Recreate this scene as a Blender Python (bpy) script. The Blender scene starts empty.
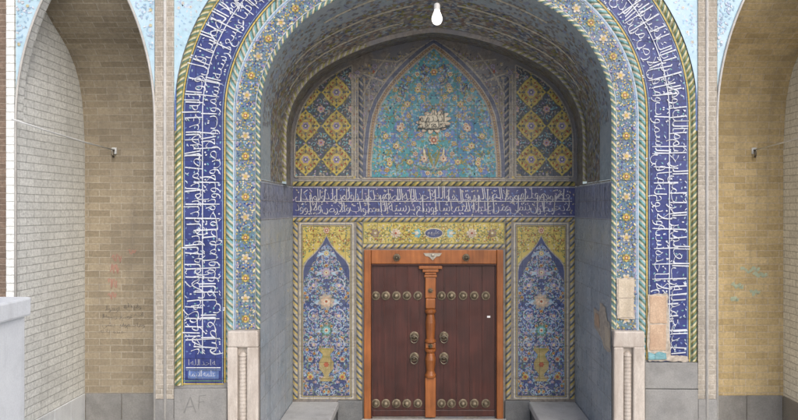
import bpy, bmesh, math, random
from math import pi, sin, cos, sqrt, radians, atan2, hypot
from mathutils import Vector
from mathutils.geometry import tessellate_polygon, delaunay_2d_cdt

# ------------------------------------------------------------------ camera, light, exposure
scene = bpy.context.scene
col = scene.collection
CAMX, CAMY, CAMZ = -0.11, -7.04, 2.70
cam_d = bpy.data.cameras.new('camera')
cam_d.sensor_width = 36.0
cam_d.lens = 36.0 * 700 / 798
cam_d.shift_x = -0.0326
cam_d.clip_start = 0.05
cam_d.clip_end = 500
cam = bpy.data.objects.new('camera', cam_d)
cam.location = (CAMX, CAMY, CAMZ)
cam.rotation_euler = (radians(90), 0, 0)
col.objects.link(cam)
scene.camera = cam

SUN_EL, SUN_AZ = 38.0, 158.0          # soft light of a bright overcast sky, from behind the viewer and a little to the right
world = bpy.data.worlds.new('World')
scene.world = world
world.use_nodes = True
wn = world.node_tree
bg = wn.nodes['Background']
sky = wn.nodes.new('ShaderNodeTexSky')
sky.sky_type = 'NISHITA'
sky.sun_disc = False
sky.sun_elevation = radians(SUN_EL)
sky.sun_rotation = radians(SUN_AZ)
sky.air_density = 0.7
sky.dust_density = 3.0
sky.ozone_density = 1.0
wn.links.new(sky.outputs[0], bg.inputs[0])
bg.inputs[1].default_value = 0.12
sun_d = bpy.data.lights.new('sun', 'SUN')
sun_d.energy = 1.1
sun_d.angle = radians(48)
sun_d.color = (1.0, 0.985, 0.955)
sun = bpy.data.objects.new('sun', sun_d)
sd = Vector((sin(radians(SUN_AZ)) * cos(radians(SUN_EL)), cos(radians(SUN_AZ)) * cos(radians(SUN_EL)), sin(radians(SUN_EL))))
sun.rotation_euler = (-sd).to_track_quat('-Z', 'Y').to_euler()
col.objects.link(sun)
scene.view_settings.view_transform = 'Standard'
scene.view_settings.look = 'None'
scene.view_settings.gamma = 1
scene.view_settings.exposure = 0.68
scene.view_settings.use_curve_mapping = False

# ------------------------------------------------------------------ materials
MATS = {}
def new_mat(name):
    m = bpy.data.materials.new(name); m.use_nodes = True
    MATS[name] = m
    nt = m.node_tree
    return m, nt, nt.nodes['Principled BSDF']

def N(nt, t, **kw):
    n = nt.nodes.new(t)
    for k, v in kw.items():
        if isinstance(k, str) and hasattr(n, k): setattr(n, k, v)
    return n

def mixc(nt, fac, a, b, mode='MIX'):
    n = nt.nodes.new('ShaderNodeMix'); n.data_type = 'RGBA'; n.blend_type = mode
    for sock, val in ((n.inputs[0], fac), (n.inputs[6], a), (n.inputs[7], b)):
        if isinstance(val, (int, float)): sock.default_value = val
        elif isinstance(val, tuple): sock.default_value = (*val, 1)
        else: nt.links.new(val, sock)
    return n.outputs[2]

def noise(nt, vec, scale, detail=3, rough=.55):
    n = nt.nodes.new('ShaderNodeTexNoise')
    n.inputs['Scale'].default_value = scale; n.inputs['Detail'].default_value = detail
    n.inputs['Roughness'].default_value = rough
    if vec is not None: nt.links.new(vec, n.inputs['Vector'])
    return n.outputs[0]

def ramp(nt, fac, stops):
    r = nt.nodes.new('ShaderNodeValToRGB')
    while len(r.color_ramp.elements) < len(stops): r.color_ramp.elements.new(.5)
    for e, (p, c) in zip(r.color_ramp.elements, stops):
        e.position = p; e.color = (*c, 1) if isinstance(c, tuple) else (c, c, c, 1)
    nt.links.new(fac, r.inputs[0])
    return r.outputs[0]

def planevec(nt):
    """(x + y, z, 0) of the world position: runs along facade and jamb planes alike"""
    g = nt.nodes.new('ShaderNodeNewGeometry')
    s = nt.nodes.new('ShaderNodeSeparateXYZ'); nt.links.new(g.outputs['Position'], s.inputs[0])
    a = nt.nodes.new('ShaderNodeMath'); nt.links.new(s.outputs[0], a.inputs[0]); nt.links.new(s.outputs[1], a.inputs[1])
    c = nt.nodes.new('ShaderNodeCombineXYZ'); nt.links.new(a.outputs[0], c.inputs[0]); nt.links.new(s.outputs[2], c.inputs[1])
    return c.outputs[0], g.outputs['Position']

def bump(nt, b, h, strength, dist=.004):
    n = nt.nodes.new('ShaderNodeBump'); n.inputs['Strength'].default_value = strength; n.inputs['Distance'].default_value = dist
    nt.links.new(h, n.inputs['Height']); nt.links.new(n.outputs[0], b.inputs['Normal'])

def glaze(name, c, rough=.38, var=.30, tile=.2, c2=None, bleach_haze=.18, pale=(.5, .5, .48)):
    """old glazed tile: small shade jumps, worn pale spots, a pale mix that also stands in for haze, fine joints"""
    m, nt, b = new_mat(name)
    pv, pos = planevec(nt)
    base = c
    n1 = noise(nt, pos, 23, 4, .7)
    dark = tuple(x * (1 - var) for x in c); light = tuple(min(1, x * (1 + var)) for x in c)
    base = ramp(nt, n1, [(.3, dark), (.7, light)])
    if c2:
        n2 = noise(nt, pos, 3.1, 3, .6)
        f = ramp(nt, n2, [(.42, 0.0), (.6, 1.0)])
        base = mixc(nt, f, base, c2)
    n3 = noise(nt, pos, 61, 2, .5)
    f3 = ramp(nt, n3, [(.60, 0.0), (.72, bleach_haze * 2)])
    base = mixc(nt, f3, base, pale)
    n5 = noise(nt, pos, 1.7, 3, .5)
    f5 = ramp(nt, n5, [(.35, 0.0), (.75, bleach_haze)])
    base = mixc(nt, f5, base, pale)  # broad pale mix: fading, plus veiling haze put into the tile colour
    if tile:
        br = nt.nodes.new('ShaderNodeTexBrick'); br.offset = 0.0
        br.inputs['Scale'].default_value = 1; br.inputs['Mortar Size'].default_value = .0035
        br.inputs['Brick Width'].default_value = tile; br.inputs['Row Height'].default_value = tile
        br.inputs['Color1'].default_value = (1, 1, 1, 1); br.inputs['Color2'].default_value = (.82, .82, .82, 1)
        br.inputs['Mortar'].default_value = (.45, .42, .38, 1)
        nt.links.new(pv, br.inputs['Vector'])
        base = mixc(nt, .8, base, br.outputs['Color'], 'MULTIPLY')
    nt.links.new(base, b.inputs['Base Color'])
    rr = ramp(nt, noise(nt, pos, 9, 3), [(.3, rough - .1), (.7, rough + .25)])
    nt.links.new(rr, b.inputs['Roughness'])
    b.inputs['Specular IOR Level'].default_value = .4
    bump(nt, b, noise(nt, pos, 14, 4), .25, .004)
    return m

def streaks(nt, g, base, amount, c=(.13, .12, .105)):
    """grimy runs of rain water and dust, long in the upright direction"""
    mp = nt.nodes.new('ShaderNodeMapping'); mp.inputs['Scale'].default_value = (7, 7, .7)
    nt.links.new(g, mp.inputs['Vector'])
    f = ramp(nt, noise(nt, mp.outputs[0], 1.0, 5, .65), [(.50, 0.0), (.75, amount)])
    return mixc(nt, f, base, c)

def brick(name, c1, c2, mortar, bw=.27, rh=.082, ms=.006, rough=.85, stain=(.2, .17, .13), stain_f=.35, pale=None, pale_lo=.6, streak=.35):
    m, nt, b = new_mat(name)
    uv = nt.nodes.new('ShaderNodeTexCoord').outputs['UV']
    g = nt.nodes.new('ShaderNodeNewGeometry').outputs['Position']
    # slightly uneven courses
    wob = nt.nodes.new('ShaderNodeTexNoise'); wob.inputs['Scale'].default_value = 2.3
    nt.links.new(uv, wob.inputs['Vector'])
    vm = nt.nodes.new('ShaderNodeVectorMath'); vm.operation = 'MULTIPLY_ADD'
    nt.links.new(wob.outputs['Color'], vm.inputs[0]); vm.inputs[1].default_value = (.012, .012, 0); nt.links.new(uv, vm.inputs[2])
    br = nt.nodes.new('ShaderNodeTexBrick'); br.offset = .5
    br.inputs['Scale'].default_value = 1; br.inputs['Mortar Size'].default_value = ms
    br.inputs['Mortar Smooth'].default_value = .3
    br.inputs['Brick Width'].default_value = bw; br.inputs['Row Height'].default_value = rh
    br.inputs['Color1'].default_value = (*c1, 1); br.inputs['Color2'].default_value = (*c2, 1)
    br.inputs['Mortar'].default_value = (*mortar, 1)
    nt.links.new(vm.outputs[0], br.inputs['Vector'])
    f = ramp(nt, noise(nt, g, 34, 4, .7), [(.3, .72), (.7, 1.2)])
    base = mixc(nt, .9, br.outputs['Color'], f, 'MULTIPLY')
    fs = ramp(nt, noise(nt, g, 1.1, 5, .6), [(.48, 0.0), (.72, stain_f)])
    base = mixc(nt, fs, base, stain)
    base = streaks(nt, g, base, streak)
    if pale:
        fp = ramp(nt, noise(nt, g, 2.6, 5, .65), [(pale_lo, 0.0), (pale_lo + .1, .6)])
        base = mixc(nt, fp, base, pale)
    nt.links.new(base, b.inputs['Base Color'])
    b.inputs['Roughness'].default_value = rough
    b.inputs['Specular IOR Level'].default_value = .2
    inv = nt.nodes.new('ShaderNodeMath'); inv.operation = 'MULTIPLY_ADD'
    nt.links.new(br.outputs['Fac'], inv.inputs[0]); inv.inputs[1].default_value = -1.0
    nt.links.new(noise(nt, g, 60, 3), inv.inputs[2])
    bump(nt, b, inv.outputs[0], .7, .008)
    return m

def stone(name, c1, c2, scale=5, rough=.6, speck=.25, stain=None, stain_f=.5, bumps=.3, stretch=(1, 1, 1), streak=.35):
    m, nt, b = new_mat(name)
    g = nt.nodes.new('ShaderNodeNewGeometry').outputs['Position']
    mp = nt.nodes.new('ShaderNodeMapping'); mp.inputs['Scale'].default_value = stretch
    nt.links.new(g, mp.inputs['Vector']); v = mp.outputs[0]
    base = ramp(nt, noise(nt, v, scale, 6, .65), [(.3, c1), (.7, c2)])
    sp = ramp(nt, noise(nt, v, 70, 3, .7), [(.3, 1 - speck), (.7, 1 + speck)])
    base = mixc(nt, 1.0, base, sp, 'MULTIPLY')
    if stain:
        fs = ramp(nt, noise(nt, v, 1.9, 5, .65), [(.5, 0.0), (.68, stain_f)])
        base = mixc(nt, fs, base, stain)
    base = streaks(nt, g, base, streak)
    nt.links.new(base, b.inputs['Base Color'])
    b.inputs['Roughness'].default_value = rough
    bump(nt, b, noise(nt, v, 22, 5, .6), bumps, .006)
    return m

def wood(name, c1, c2, rough=.5, sc=(30, 30, 1.5)):
    m, nt, b = new_mat(name)
    g = nt.nodes.new('ShaderNodeNewGeometry').outputs['Position']
    mp = nt.nodes.new('ShaderNodeMapping'); mp.inputs['Scale'].default_value = sc
    nt.links.new(g, mp.inputs['Vector'])
    base = ramp(nt, noise(nt, mp.outputs[0], 1.0, 6, .65), [(.3, c1), (.72, c2)])
    fs = ramp(nt, noise(nt, g, 2.4, 4, .6), [(.4, .7), (.7, 1.15)])
    base = mixc(nt, 1.0, base, fs, 'MULTIPLY')
    nt.links.new(base, b.inputs['Base Color'])
    rr = ramp(nt, noise(nt, g, 6, 4), [(.3, rough - .1), (.7, rough + .15)])
    nt.links.new(rr, b.inputs['Roughness'])
    bump(nt, b, noise(nt, mp.outputs[0], 1.0, 5), .25, .003)
    return m

def plain(name, c, rough=.5, metal=0.0, var=.2, scale=15):
    m, nt, b = new_mat(name)
    g = nt.nodes.new('ShaderNodeNewGeometry').outputs['Position']
    base = ramp(nt, noise(nt, g, scale, 5, .6), [(.3, tuple(x * (1 - var) for x in c)), (.7, tuple(min(1, x * (1 + var)) for x in c))])
    nt.links.new(base, b.inputs['Base Color'])
    b.inputs['Roughness'].default_value = rough; b.inputs['Metallic'].default_value = metal
    return m

# tiles of the front
glaze('cobalt', (.021, .034, .155), c2=(.036, .05, .20), bleach_haze=.08, pale=(.20, .22, .32), rough=.30)
glaze('white_glaze', (.60, .63, .68), var=.12, bleach_haze=.05, tile=.2)
glaze('flower_ground', (.105, .155, .235), c2=(.10, .19, .22), bleach_haze=.2, pale=(.36, .38, .40), tile=.2)
glaze('turquoise', (.12, .32, .36), c2=(.17, .37, .41), bleach_haze=.2)
glaze('pale_turquoise', (.36, .53, .62), c2=(.43, .585, .67), var=.15, bleach_haze=.2, pale=(.60, .67, .72), tile=0)
glaze('pale_blue', (.27, .42, .56), bleach_haze=.15, tile=0)
glaze('pale_lilac', (.34, .40, .56), bleach_haze=.15, tile=0)
glaze('sky_blue', (.25, .37, .47), bleach_haze=.2)
glaze('mid_blue', (.09, .155, .36), bleach_haze=.15)
glaze('yellow', (.47, .35, .075), bleach_haze=.12)
glaze('pale_yellow', (.54, .49, .30), bleach_haze=.12)
glaze('gold', (.42, .315, .075), c2=(.38, .295, .10), bleach_haze=.12)
glaze('green', (.085, .16, .11), bleach_haze=.12)
glaze('olive', (.20, .19, .05), bleach_haze=.08)
glaze('black_glaze', (.022, .03, .03), bleach_haze=.06)
glaze('cream', (.50, .455, .35), bleach_haze=.06)
glaze('peach', (.46, .33, .24), bleach_haze=.08)
glaze('rust', (.28, .075, .035), bleach_haze=.05)
glaze('brown_glaze', (.20, .13, .10), bleach_haze=.1)
glaze('lilac', (.30, .24, .36), bleach_haze=.08)
# tiles inside the recess
glaze('deep_blue', (.040, .056, .145), c2=(.068, .082, .155), bleach_haze=.12, pale=(.18, .19, .22))
glaze('frieze_blue', (.045, .055, .165), c2=(.065, .072, .165), bleach_haze=.12, pale=(.20, .20, .26))
glaze('frieze_white', (.47, .465, .48), var=.15, bleach_haze=.1)
glaze('teal', (.065, .265, .29), c2=(.06, .19, .30), bleach_haze=.06, pale=(.2, .25, .25))
glaze('night', (.062, .083, .105), c2=(.08, .09, .11), bleach_haze=.12, pale=(.17, .16, .14))
glaze('dull_yellow', (.45, .35, .075), c2=(.46, .37, .10), bleach_haze=.12)
glaze('dull_gold', (.27, .21, .075), bleach_haze=.15)
glaze('dusk', (.185, .165, .145), c2=(.155, .16, .18), var=.45, bleach_haze=.2, pale=(.29, .25, .20), tile=0)
glaze('dusk_light', (.31, .285, .235), bleach_haze=.1)
glaze('dusk_blue', (.085, .10, .155), bleach_haze=.1)
glaze('soffit_tile', (.23, .28, .305), c2=(.27, .305, .32), var=.3, bleach_haze=.2, pale=(.38, .39, .39), tile=0, rough=.45)
glaze('jamb_tile', (.285, .34, .385), c2=(.35, .39, .425), var=.28, bleach_haze=.3, pale=(.48, .51, .53), tile=.26, rough=.30)
glaze('jamb_frieze', (.20, .225, .32), c2=(.24, .27, .34), bleach_haze=.3, pale=(.38, .39, .43))
glaze('faint_white', (.36, .37, .42), bleach_haze=.1)
# masonry
brick('tan_brick', (.40, .34, .245), (.285, .24, .17), (.46, .41, .33), stain=(.22, .19, .145), stain_f=.55)
brick('ochre_brick', (.60, .475, .265), (.46, .355, .185), (.58, .49, .35), stain=(.33, .265, .155), stain_f=.6)
brick('white_brick', (.84, .855, .82), (.76, .775, .745), (.47, .48, .46), bw=.27, rh=.082, ms=.0045, stain=(.52, .53, .50), stain_f=.45, pale=(.86, .87, .85), pale_lo=.60, streak=.12)
brick('pilaster_brick', (.43, .385, .32), (.34, .305, .25), (.52, .48, .42), bw=.11, rh=.05, ms=.005, stain=(.22, .20, .17), stain_f=.65)
brick('brown_brick', (.23, .17, .13), (.17, .125, .095), (.30, .24, .19), bw=.2, rh=.06, ms=.006, stain=(.12, .075, .06), stain_f=.6)
stone('white_moulding', (.40, .39, .37), (.52, .51, .48), 6, .7, .12, bumps=.2, streak=.4)
stone('grey_stone', (.20, .20, .195), (.29, .285, .27), 3.5, .6, .15, stain=(.11, .105, .10), stain_f=.45)
stone('dark_stone', (.10, .105, .11), (.16, .165, .165), 4, .55, .2, stain=(.07, .07, .07))
stone('bench_stone', (.37, .375, .38), (.46, .465, .46), 5, .5, .12, stain=(.28, .28, .27), stain_f=.4)
stone('pink_marble', (.40, .35, .305), (.55, .505, .45), 7, .5, .14, stain=(.30, .245, .20), stain_f=.55, stretch=(2.5, 2.5, .7), streak=.35)
stone('pink_block', (.42, .285, .19), (.53, .39, .27), 8, .75, .2, stain=(.32, .20, .13), stain_f=.5)
stone('cream_block', (.46, .39, .29), (.56, .49, .385), 8, .75, .2, stain=(.34, .27, .19), stain_f=.5)
stone('white_paint', (.68, .71, .74), (.76, .79, .81), 3, .6, .06, stain=(.50, .53, .55), stain_f=.6, bumps=.35, streak=.25)
stone('paving', (.44, .43, .41), (.54, .53, .50), 2, .8, .2)
# door
wood('dark_wood', (.032, .008, .006), (.080, .021, .015), .40)
wood('orange_wood', (.22, .066, .015), (.38, .130, .032), .42)
plain('brass', (.20, .165, .115), .55, .6, .5, 22)
plain('iron_ring', (.10, .085, .065), .45, .8, .3, 40)
plain('silver_plate', (.34, .31, .26), .5, .5, .25, 40)
plain('sticker_white', (.72, .72, .72), .5, 0, .05)
plain('rod_paint', (.62, .64, .64), .5, .1, .12)
plain('lamp_socket', (.55, .54, .52), .5, 0, .1)
plain('cord', (.05, .05, .05), .6)
plain('ink_black', (.12, .11, .095), .9)
plain('ink_red', (.36, .20, .155), .9, 0, .25)
plain('ink_teal', (.40, .46, .34), .9, 0, .25)
plain('scratch', (.185, .185, .18), .9)
plain('bare_mortar', (.40, .35, .29), .95, 0, .35, 25)
m, nt, b = new_mat('bulb_glass')
b.inputs['Base Color'].default_value = (.85, .85, .82, 1); b.inputs['Roughness'].default_value = .25
b.inputs['Emission Color'].default_value = (1, .97, .9, 1); b.inputs['Emission Strength'].default_value = .8

# ------------------------------------------------------------------ objects
def tag(o, label=None, cat=None, group=None, kind=None):
    if label: o['label'] = label
    if cat: o['category'] = cat
    if group: o['group'] = group
    if kind: o['kind'] = kind
    return o

def empty(name, loc, label, cat, group=None):
    o = bpy.data.objects.new(name, None)
    o.location = loc; o.empty_display_size = .2
    col.objects.link(o)
    return tag(o, label, cat, group, 'thing')

def origin_of(o):
    p = Vector((0, 0, 0))
    while o is not None:
        p += Vector(o.location); o = o.parent
    return p

def link_mesh(name, verts, faces, mats, midx=None, parent=None, uvs=None, smooth=False):
    off = origin_of(parent) if parent else Vector((0, 0, 0))
    me = bpy.data.meshes.new(name)
    me.from_pydata([(v[0] - off.x, v[1] - off.y, v[2] - off.z) for v in verts], [], faces)
    for mn in mats: me.materials.append(MATS[mn])
    if midx is not None: me.polygons.foreach_set('material_index', midx)
    if smooth: me.polygons.foreach_set('use_smooth', [True] * len(me.polygons))
    uvl = me.uv_layers.new(name='UVMap')
    if uvs is not None:
        flat = []
        for f in faces:
            for i in f: flat += [uvs[i][0], uvs[i][1]]
        uvl.data.foreach_set('uv', flat)
    else:
        flat = [0.0] * (2 * len(me.loops))
        for p in me.polygons:
            n = p.normal
            a = max(range(3), key=lambda k: abs(n[k]))
            for li in p.loop_indices:
                v = verts[me.loops[li].vertex_index]
                u = (v[1], v[2]) if a == 0 else (v[0], v[2]) if a == 1 else (v[0], v[1])
                flat[2 * li] = u[0]; flat[2 * li + 1] = u[1]
        uvl.data.foreach_set('uv', flat)
    me.update()
    o = bpy.data.objects.new(name, me)
    col.objects.link(o)
    if parent: o.parent = parent
    return o

class MB:
    """collects solids and surfaces of one part, in world metres"""
    def __init__(s): s.v = []; s.f = []; s.m = []; s.uv = None; s.mats = []
    def mi(s, mat):
        if mat not in s.mats: s.mats.append(mat)
        return s.mats.index(mat)
    def face(s, pts, mat):
        i = len(s.v); s.v += [tuple(p) for p in pts]; s.f.append(tuple(range(i, i + len(pts)))); s.m.append(s.mi(mat))
    def box(s, x0, x1, y0, y1, z0, z1, mat, bev=.0, jit=0.0, rnd=None):
        bm = bmesh.new()
        vs = [bm.verts.new((x, y, z)) for x in (x0, x1) for y in (y0, y1) for z in (z0, z1)]
        for q in ((0, 1, 3, 2), (4, 6, 7, 5), (0, 4, 5, 1), (2, 3, 7, 6), (0, 2, 6, 4), (1, 5, 7, 3)):
            bm.faces.new([vs[k] for k in q])
        if jit and rnd:
            for v in vs: v.co += Vector((rnd.uniform(-jit, jit), rnd.uniform(-jit, jit), rnd.uniform(-jit, jit)))
        bmesh.ops.recalc_face_normals(bm, faces=bm.faces)
        if bev: bmesh.ops.bevel(bm, geom=list(bm.edges), offset=bev, segments=2, affect='EDGES', profile=.5)
        s.bm(bm, mat)
    def bm(s, bm, mat):
        bm.verts.index_update(); i = len(s.v); k = s.mi(mat)
        s.v += [tuple(v.co) for v in bm.verts]
        for f in bm.faces: s.f.append(tuple(i + v.index for v in f.verts)); s.m.append(k)
        bm.free()
    def lathe(s, c, prof, mat, axis='z', n=20):
        """prof: (radius, along) pairs; axis 'z' upward or '-y' towards the viewer"""
        i = len(s.v); k = s.mi(mat)
        for r, h in prof:
            for j in range(n):
                a = 2 * pi * j / n
                if axis == 'z': s.v.append((c[0] + r * cos(a), c[1] + r * sin(a), c[2] + h))
                else: s.v.append((c[0] + r * cos(a), c[1] - h, c[2] + r * sin(a)))
        for p in range(len(prof) - 1):
            for j in range(n):
                a, b2 = i + p * n + j, i + p * n + (j + 1) % n
                s.f.append((a, b2, b2 + n, a + n)); s.m.append(k)
        for p, flip in ((0, 1), (len(prof) - 1, 0)):
            if prof[p][0] > 1e-4:
                ring = [i + p * n + j for j in range(n)]
                s.f.append(tuple(ring[::-1] if flip else ring)); s.m.append(k)
    def tube(s, pts, r, mat, n=8, closed=False):
        P = [Vector(p) for p in pts]; i = len(s.v); k = s.mi(mat); L = len(P)
        for q in range(L):
            t = (P[(q + 1) % L] - P[q - 1]) if closed else (P[min(q + 1, L - 1)] - P[max(q - 1, 0)])
            t.normalize()
            a = t.orthogonal().normalized() if abs(t.y) < .99 else Vector((1, 0, 0))
            ref = Vector((0, 1, 0)) if abs(t.y) < .9 else Vector((0, 0, 1))
            a = t.cross(ref).normalized(); b2 = t.cross(a).normalized()
            for j in range(n):
                w = 2 * pi * j / n
                s.v.append(tuple(P[q] + (a * cos(w) + b2 * sin(w)) * (r if not isinstance(r, (list, tuple)) else r[q])))
        for q in range(L if closed else L - 1):
            for j in range(n):
                a0 = i + q * n; b0 = i + ((q + 1) % L) * n
                s.f.append((a0 + j, a0 + (j + 1) % n, b0 + (j + 1) % n, b0 + j)); s.m.append(k)
        if not closed:
            s.f.append(tuple(i + j for j in range(n))[::-1]); s.m.append(k)
            s.f.append(tuple(i + (L - 1) * n + j for j in range(n))); s.m.append(k)
    def build(s, name, parent=None, smooth=False):
        return link_mesh(name, s.v, s.f, s.mats, s.m, parent, None, smooth)

def grid_surface(name, rows, mat, parent, uvrows):
    """surface through rows of points"""
    v = [p for r in rows for p in r]; uv = [p for r in uvrows for p in r]
    n = len(rows[0]); f = []
    for i in range(len(rows) - 1):
        for j in range(n - 1):
            f.append((i * n + j, i * n + j + 1, (i + 1) * n + j + 1, (i + 1) * n + j))
    return link_mesh(name, v, f, [mat], None, parent, uv, True)

# ------------------------------------------------------------------ arch profiles
class Arch:
    """four-centred arch: straight legs, haunches of radius r1, flatter upper arcs; u runs from the left foot over the apex to the right foot"""
    def __init__(s, w, zs, r1, th, R, zlow=0.0):
        s.zlow = zlow; s.zs = zs
        half = []
        n = max(4, int((zs - zlow) / .1))
        for i in range(n): half.append((-w, zlow + (zs - zlow) * i / n, -1, 0))
        cx = w - r1; th = radians(th); k = 22
        for i in range(k):
            a = th * i / k; half.append((-(cx + r1 * cos(a)), zs + r1 * sin(a), -cos(a), sin(a)))
        px, pz = cx + r1 * cos(th), zs + r1 * sin(th)
        c2x, c2z = px - R * cos(th), pz - R * sin(th)
        a1 = math.acos(-c2x / R)
        for i in range(22):
            a = th + (a1 - th) * i / 22; half.append((-(c2x + R * cos(a)), c2z + R * sin(a), -cos(a), sin(a)))
        apex = (0, c2z + R * sin(a1), 0, 1 / sin(a1))
        s.apex = apex[1]
        s.P = half + [apex] + [(-x, z, -nx, nz) for x, z, nx, nz in half[::-1]]
        s.cache = {}
    def cum(s, dm):
        if dm not in s.cache:
            c = [0.0]
            for a, b2 in zip(s.P, s.P[1:]):
                c.append(c[-1] + hypot(b2[0] + b2[2] * dm - a[0] - a[2] * dm, b2[1] + b2[3] * dm - a[1] - a[3] * dm))
            s.cache[dm] = c
        return s.cache[dm]
    def length(s, dm): return s.cum(dm)[-1]
    def at(s, u, d, dm):
        c = s.cum(dm)
        u = min(max(u, 0), c[-1])
        lo, hi = 0, len(c) - 1
        while hi - lo > 1:
            mid = (lo + hi) // 2
            if c[mid] <= u: lo = mid
            else: hi = mid
        t = (u - c[lo]) / max(1e-9, c[hi] - c[lo])
        a, b2 = s.P[lo], s.P[hi]
        x, z, nx, nz = (a[k] + (b2[k] - a[k]) * t for k in range(4))
        return x + nx * d, z + nz * d

# ------------------------------------------------------------------ inlay: flat pieces of tile set on a surface
def clip_convex(poly, clip):
    out = poly
    for i in range(len(clip)):
        ax, ay = clip[i]; bx, by = clip[(i + 1) % len(clip)]
        inp = out; out = []
        if not inp: return []
        def side(p): return (bx - ax) * (p[1] - ay) - (by - ay) * (p[0] - ax)
        for j in range(len(inp)):
            p, q = inp[j - 1], inp[j]
            sp, sq = side(p), side(q)
            if (sp >= 0) != (sq >= 0):
                t = sp / (sp - sq); out.append((p[0] + (q[0] - p[0]) * t, p[1] + (q[1] - p[1]) * t))
            if sq >= 0: out.append(q)
    return out

def ccw(p):
    a = sum(p[i - 1][0] * p[i][1] - p[i][0] * p[i - 1][1] for i in range(len(p)))
    return p if a > 0 else p[::-1]

class Inlay:
    def __init__(s, fmap, clip=None, base=0.0):
        s.f = fmap; s.clip = ccw(clip) if clip else None; s.base = base
        s.v = []; s.uv = []; s.faces = []; s.m = []; s.mats = []; s.k = 0
    def poly(s, pts, mat, layer=1, concave=False, clip=True):
        if s.clip and clip:
            pts = clip_convex(list(pts), s.clip)
            if len(pts) < 3: return
        s.k += 1
        h = s.base + layer * .0016 + (s.k % 29) * .00005
        i = len(s.v)
        if mat not in s.mats: s.mats.append(mat)
        mi = s.mats.index(mat)
        for u, v in pts: s.v.append(s.f(u, v, h)); s.uv.append((u, v))
        if concave:
            for t in tessellate_polygon([[Vector((u, v, 0)) for u, v in pts]]):
                s.faces.append(tuple(i + j for j in t)); s.m.append(mi)
        else:
            s.faces.append(tuple(range(i, i + len(pts)))); s.m.append(mi)
    def tris(s, pts, tris, mat, layer):
        s.k += 1
        h = s.base + layer * .0016 + (s.k % 29) * .00005
        i = len(s.v)
        if mat not in s.mats: s.mats.append(mat)
        mi = s.mats.index(mat)
        for u, v in pts: s.v.append(s.f(u, v, h)); s.uv.append((u, v))
        for t in tris: s.faces.append(tuple(i + j for j in t)); s.m.append(mi)
    def rect(s, u0, u1, v0, v1, mat, layer=0, step=.06, stepv=None):
        """a long strip, cut finely so that it follows a curve"""
        n = max(1, int(abs(u1 - u0) / step)); mv = max(1, int(abs(v1 - v0) / stepv)) if stepv else 1
        h = s.base + layer * .0016
        i = len(s.v)
        if mat not in s.mats: s.mats.append(mat)
        mi = s.mats.index(mat)
        for a in range(n + 1):
            for c in range(mv + 1):
                u = u0 + (u1 - u0) * a / n; v = v0 + (v1 - v0) * c / mv
                s.v.append(s.f(u, v, h)); s.uv.append((u, v))
        for a in range(n):
            for c in range(mv):
                p = i + a * (mv + 1) + c
                s.faces.append((p, p + mv + 1, p + mv + 2, p + 1)); s.m.append(mi)
    def stroke(s, pts, w, mat, layer=1):
        """ribbon along a line; w a width or a list of widths"""
        n = len(pts)
        if n < 2: return
        L = []; R = []
        for i in range(n):
            a = pts[max(i - 1, 0)]; b2 = pts[min(i + 1, n - 1)]
            dx, dy = b2[0] - a[0], b2[1] - a[1]; l = hypot(dx, dy) or 1
            ww = (w[i] if isinstance(w, (list, tuple)) else w) * .5
            L.append((pts[i][0] - dy / l * ww, pts[i][1] + dx / l * ww)); R.append((pts[i][0] + dy / l * ww, pts[i][1] - dx / l * ww))
        for i in range(n - 1):
            s.poly([L[i], R[i], R[i + 1], L[i + 1]], mat, layer)
    def blob(s, c, r, mat, layer=1, petals=0, depth=.25, rot=0.0, sx=1.0, sy=1.0, n=None):
        n = n or (petals * 4 if petals else 10)
        P = []
        for i in range(n):
            a = 2 * pi * i / n
            rr = r * (1 - depth + depth * abs(cos(petals * a / 2))) if petals else r
            x, y = rr * cos(a) * sx, rr * sin(a) * sy
            P.append((c[0] + x * cos(rot) - y * sin(rot), c[1] + x * sin(rot) + y * cos(rot)))
        s.poly(P, mat, layer)
    def leaf(s, c, a, l, w, mat, layer=1):
        ca, sa = cos(a), sin(a)
        P = [(0, 0), (l * .3, w * .5), (l * .65, w * .38), (l, 0), (l * .65, -w * .38), (l * .3, -w * .5)]
        s.poly([(c[0] + x * ca - y * sa, c[1] + x * sa + y * ca) for x, y in P], mat, layer)
    def build(s, name, parent):
        return link_mesh(name, s.v, s.faces, s.mats, s.m, parent, s.uv)

def rope(inl, u0, u1, v0, v1, mats, pitch=.03, layer=1, slant=1.0, bulge=.22):
    """twisted-cord border: slanting stripes over a rounded strip"""
    W = v1 - v0; K = 5
    n = int((u1 - u0 + abs(slant) * abs(W)) / pitch) + 2
    hs = [sin(pi * k / K) * abs(W) * bulge for k in range(K + 1)]
    b0 = inl.base
    lo, hi = min(u0, u1), max(u0, u1)
    for i in range(-2 - int(abs(slant * W) / pitch), n):
        mat = mats[i % len(mats)]
        if mat not in inl.mats: inl.mats.append(mat)
        mi = inl.mats.index(mat); st = len(inl.v)
        for k in range(K + 1):
            t = k / K; v = v0 + W * t
            sh = slant * abs(W) * (t - .5)
            for q in (i, i + 1):
                u = min(max(lo + q * pitch + sh, lo), hi)
                inl.v.append(inl.f(u, v, b0 + layer * .0016 + hs[k])); inl.uv.append((u, v))
        for k in range(K):
            a = st + 2 * k
            P = [inl.uv[a][0], inl.uv[a + 1][0], inl.uv[a + 2][0], inl.uv[a + 3][0]]
            if max(P) - min(P) < 1e-6 or (P[1] - P[0] < 1e-6 and P[3] - P[2] < 1e-6): continue
            inl.faces.append((a, a + 1, a + 3, a + 2)); inl.m.append(mi)

def spiral(c, r, a0, turns, d=1, n=16, r1=.15):
    P = []
    for i in range(n + 1):
        t = i / n; a = a0 + d * turns * 2 * pi * t; rr = r * (1 - t * (1 - r1))
        P.append((c[0] + rr * cos(a), c[1] + rr * sin(a)))
    return P

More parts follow.
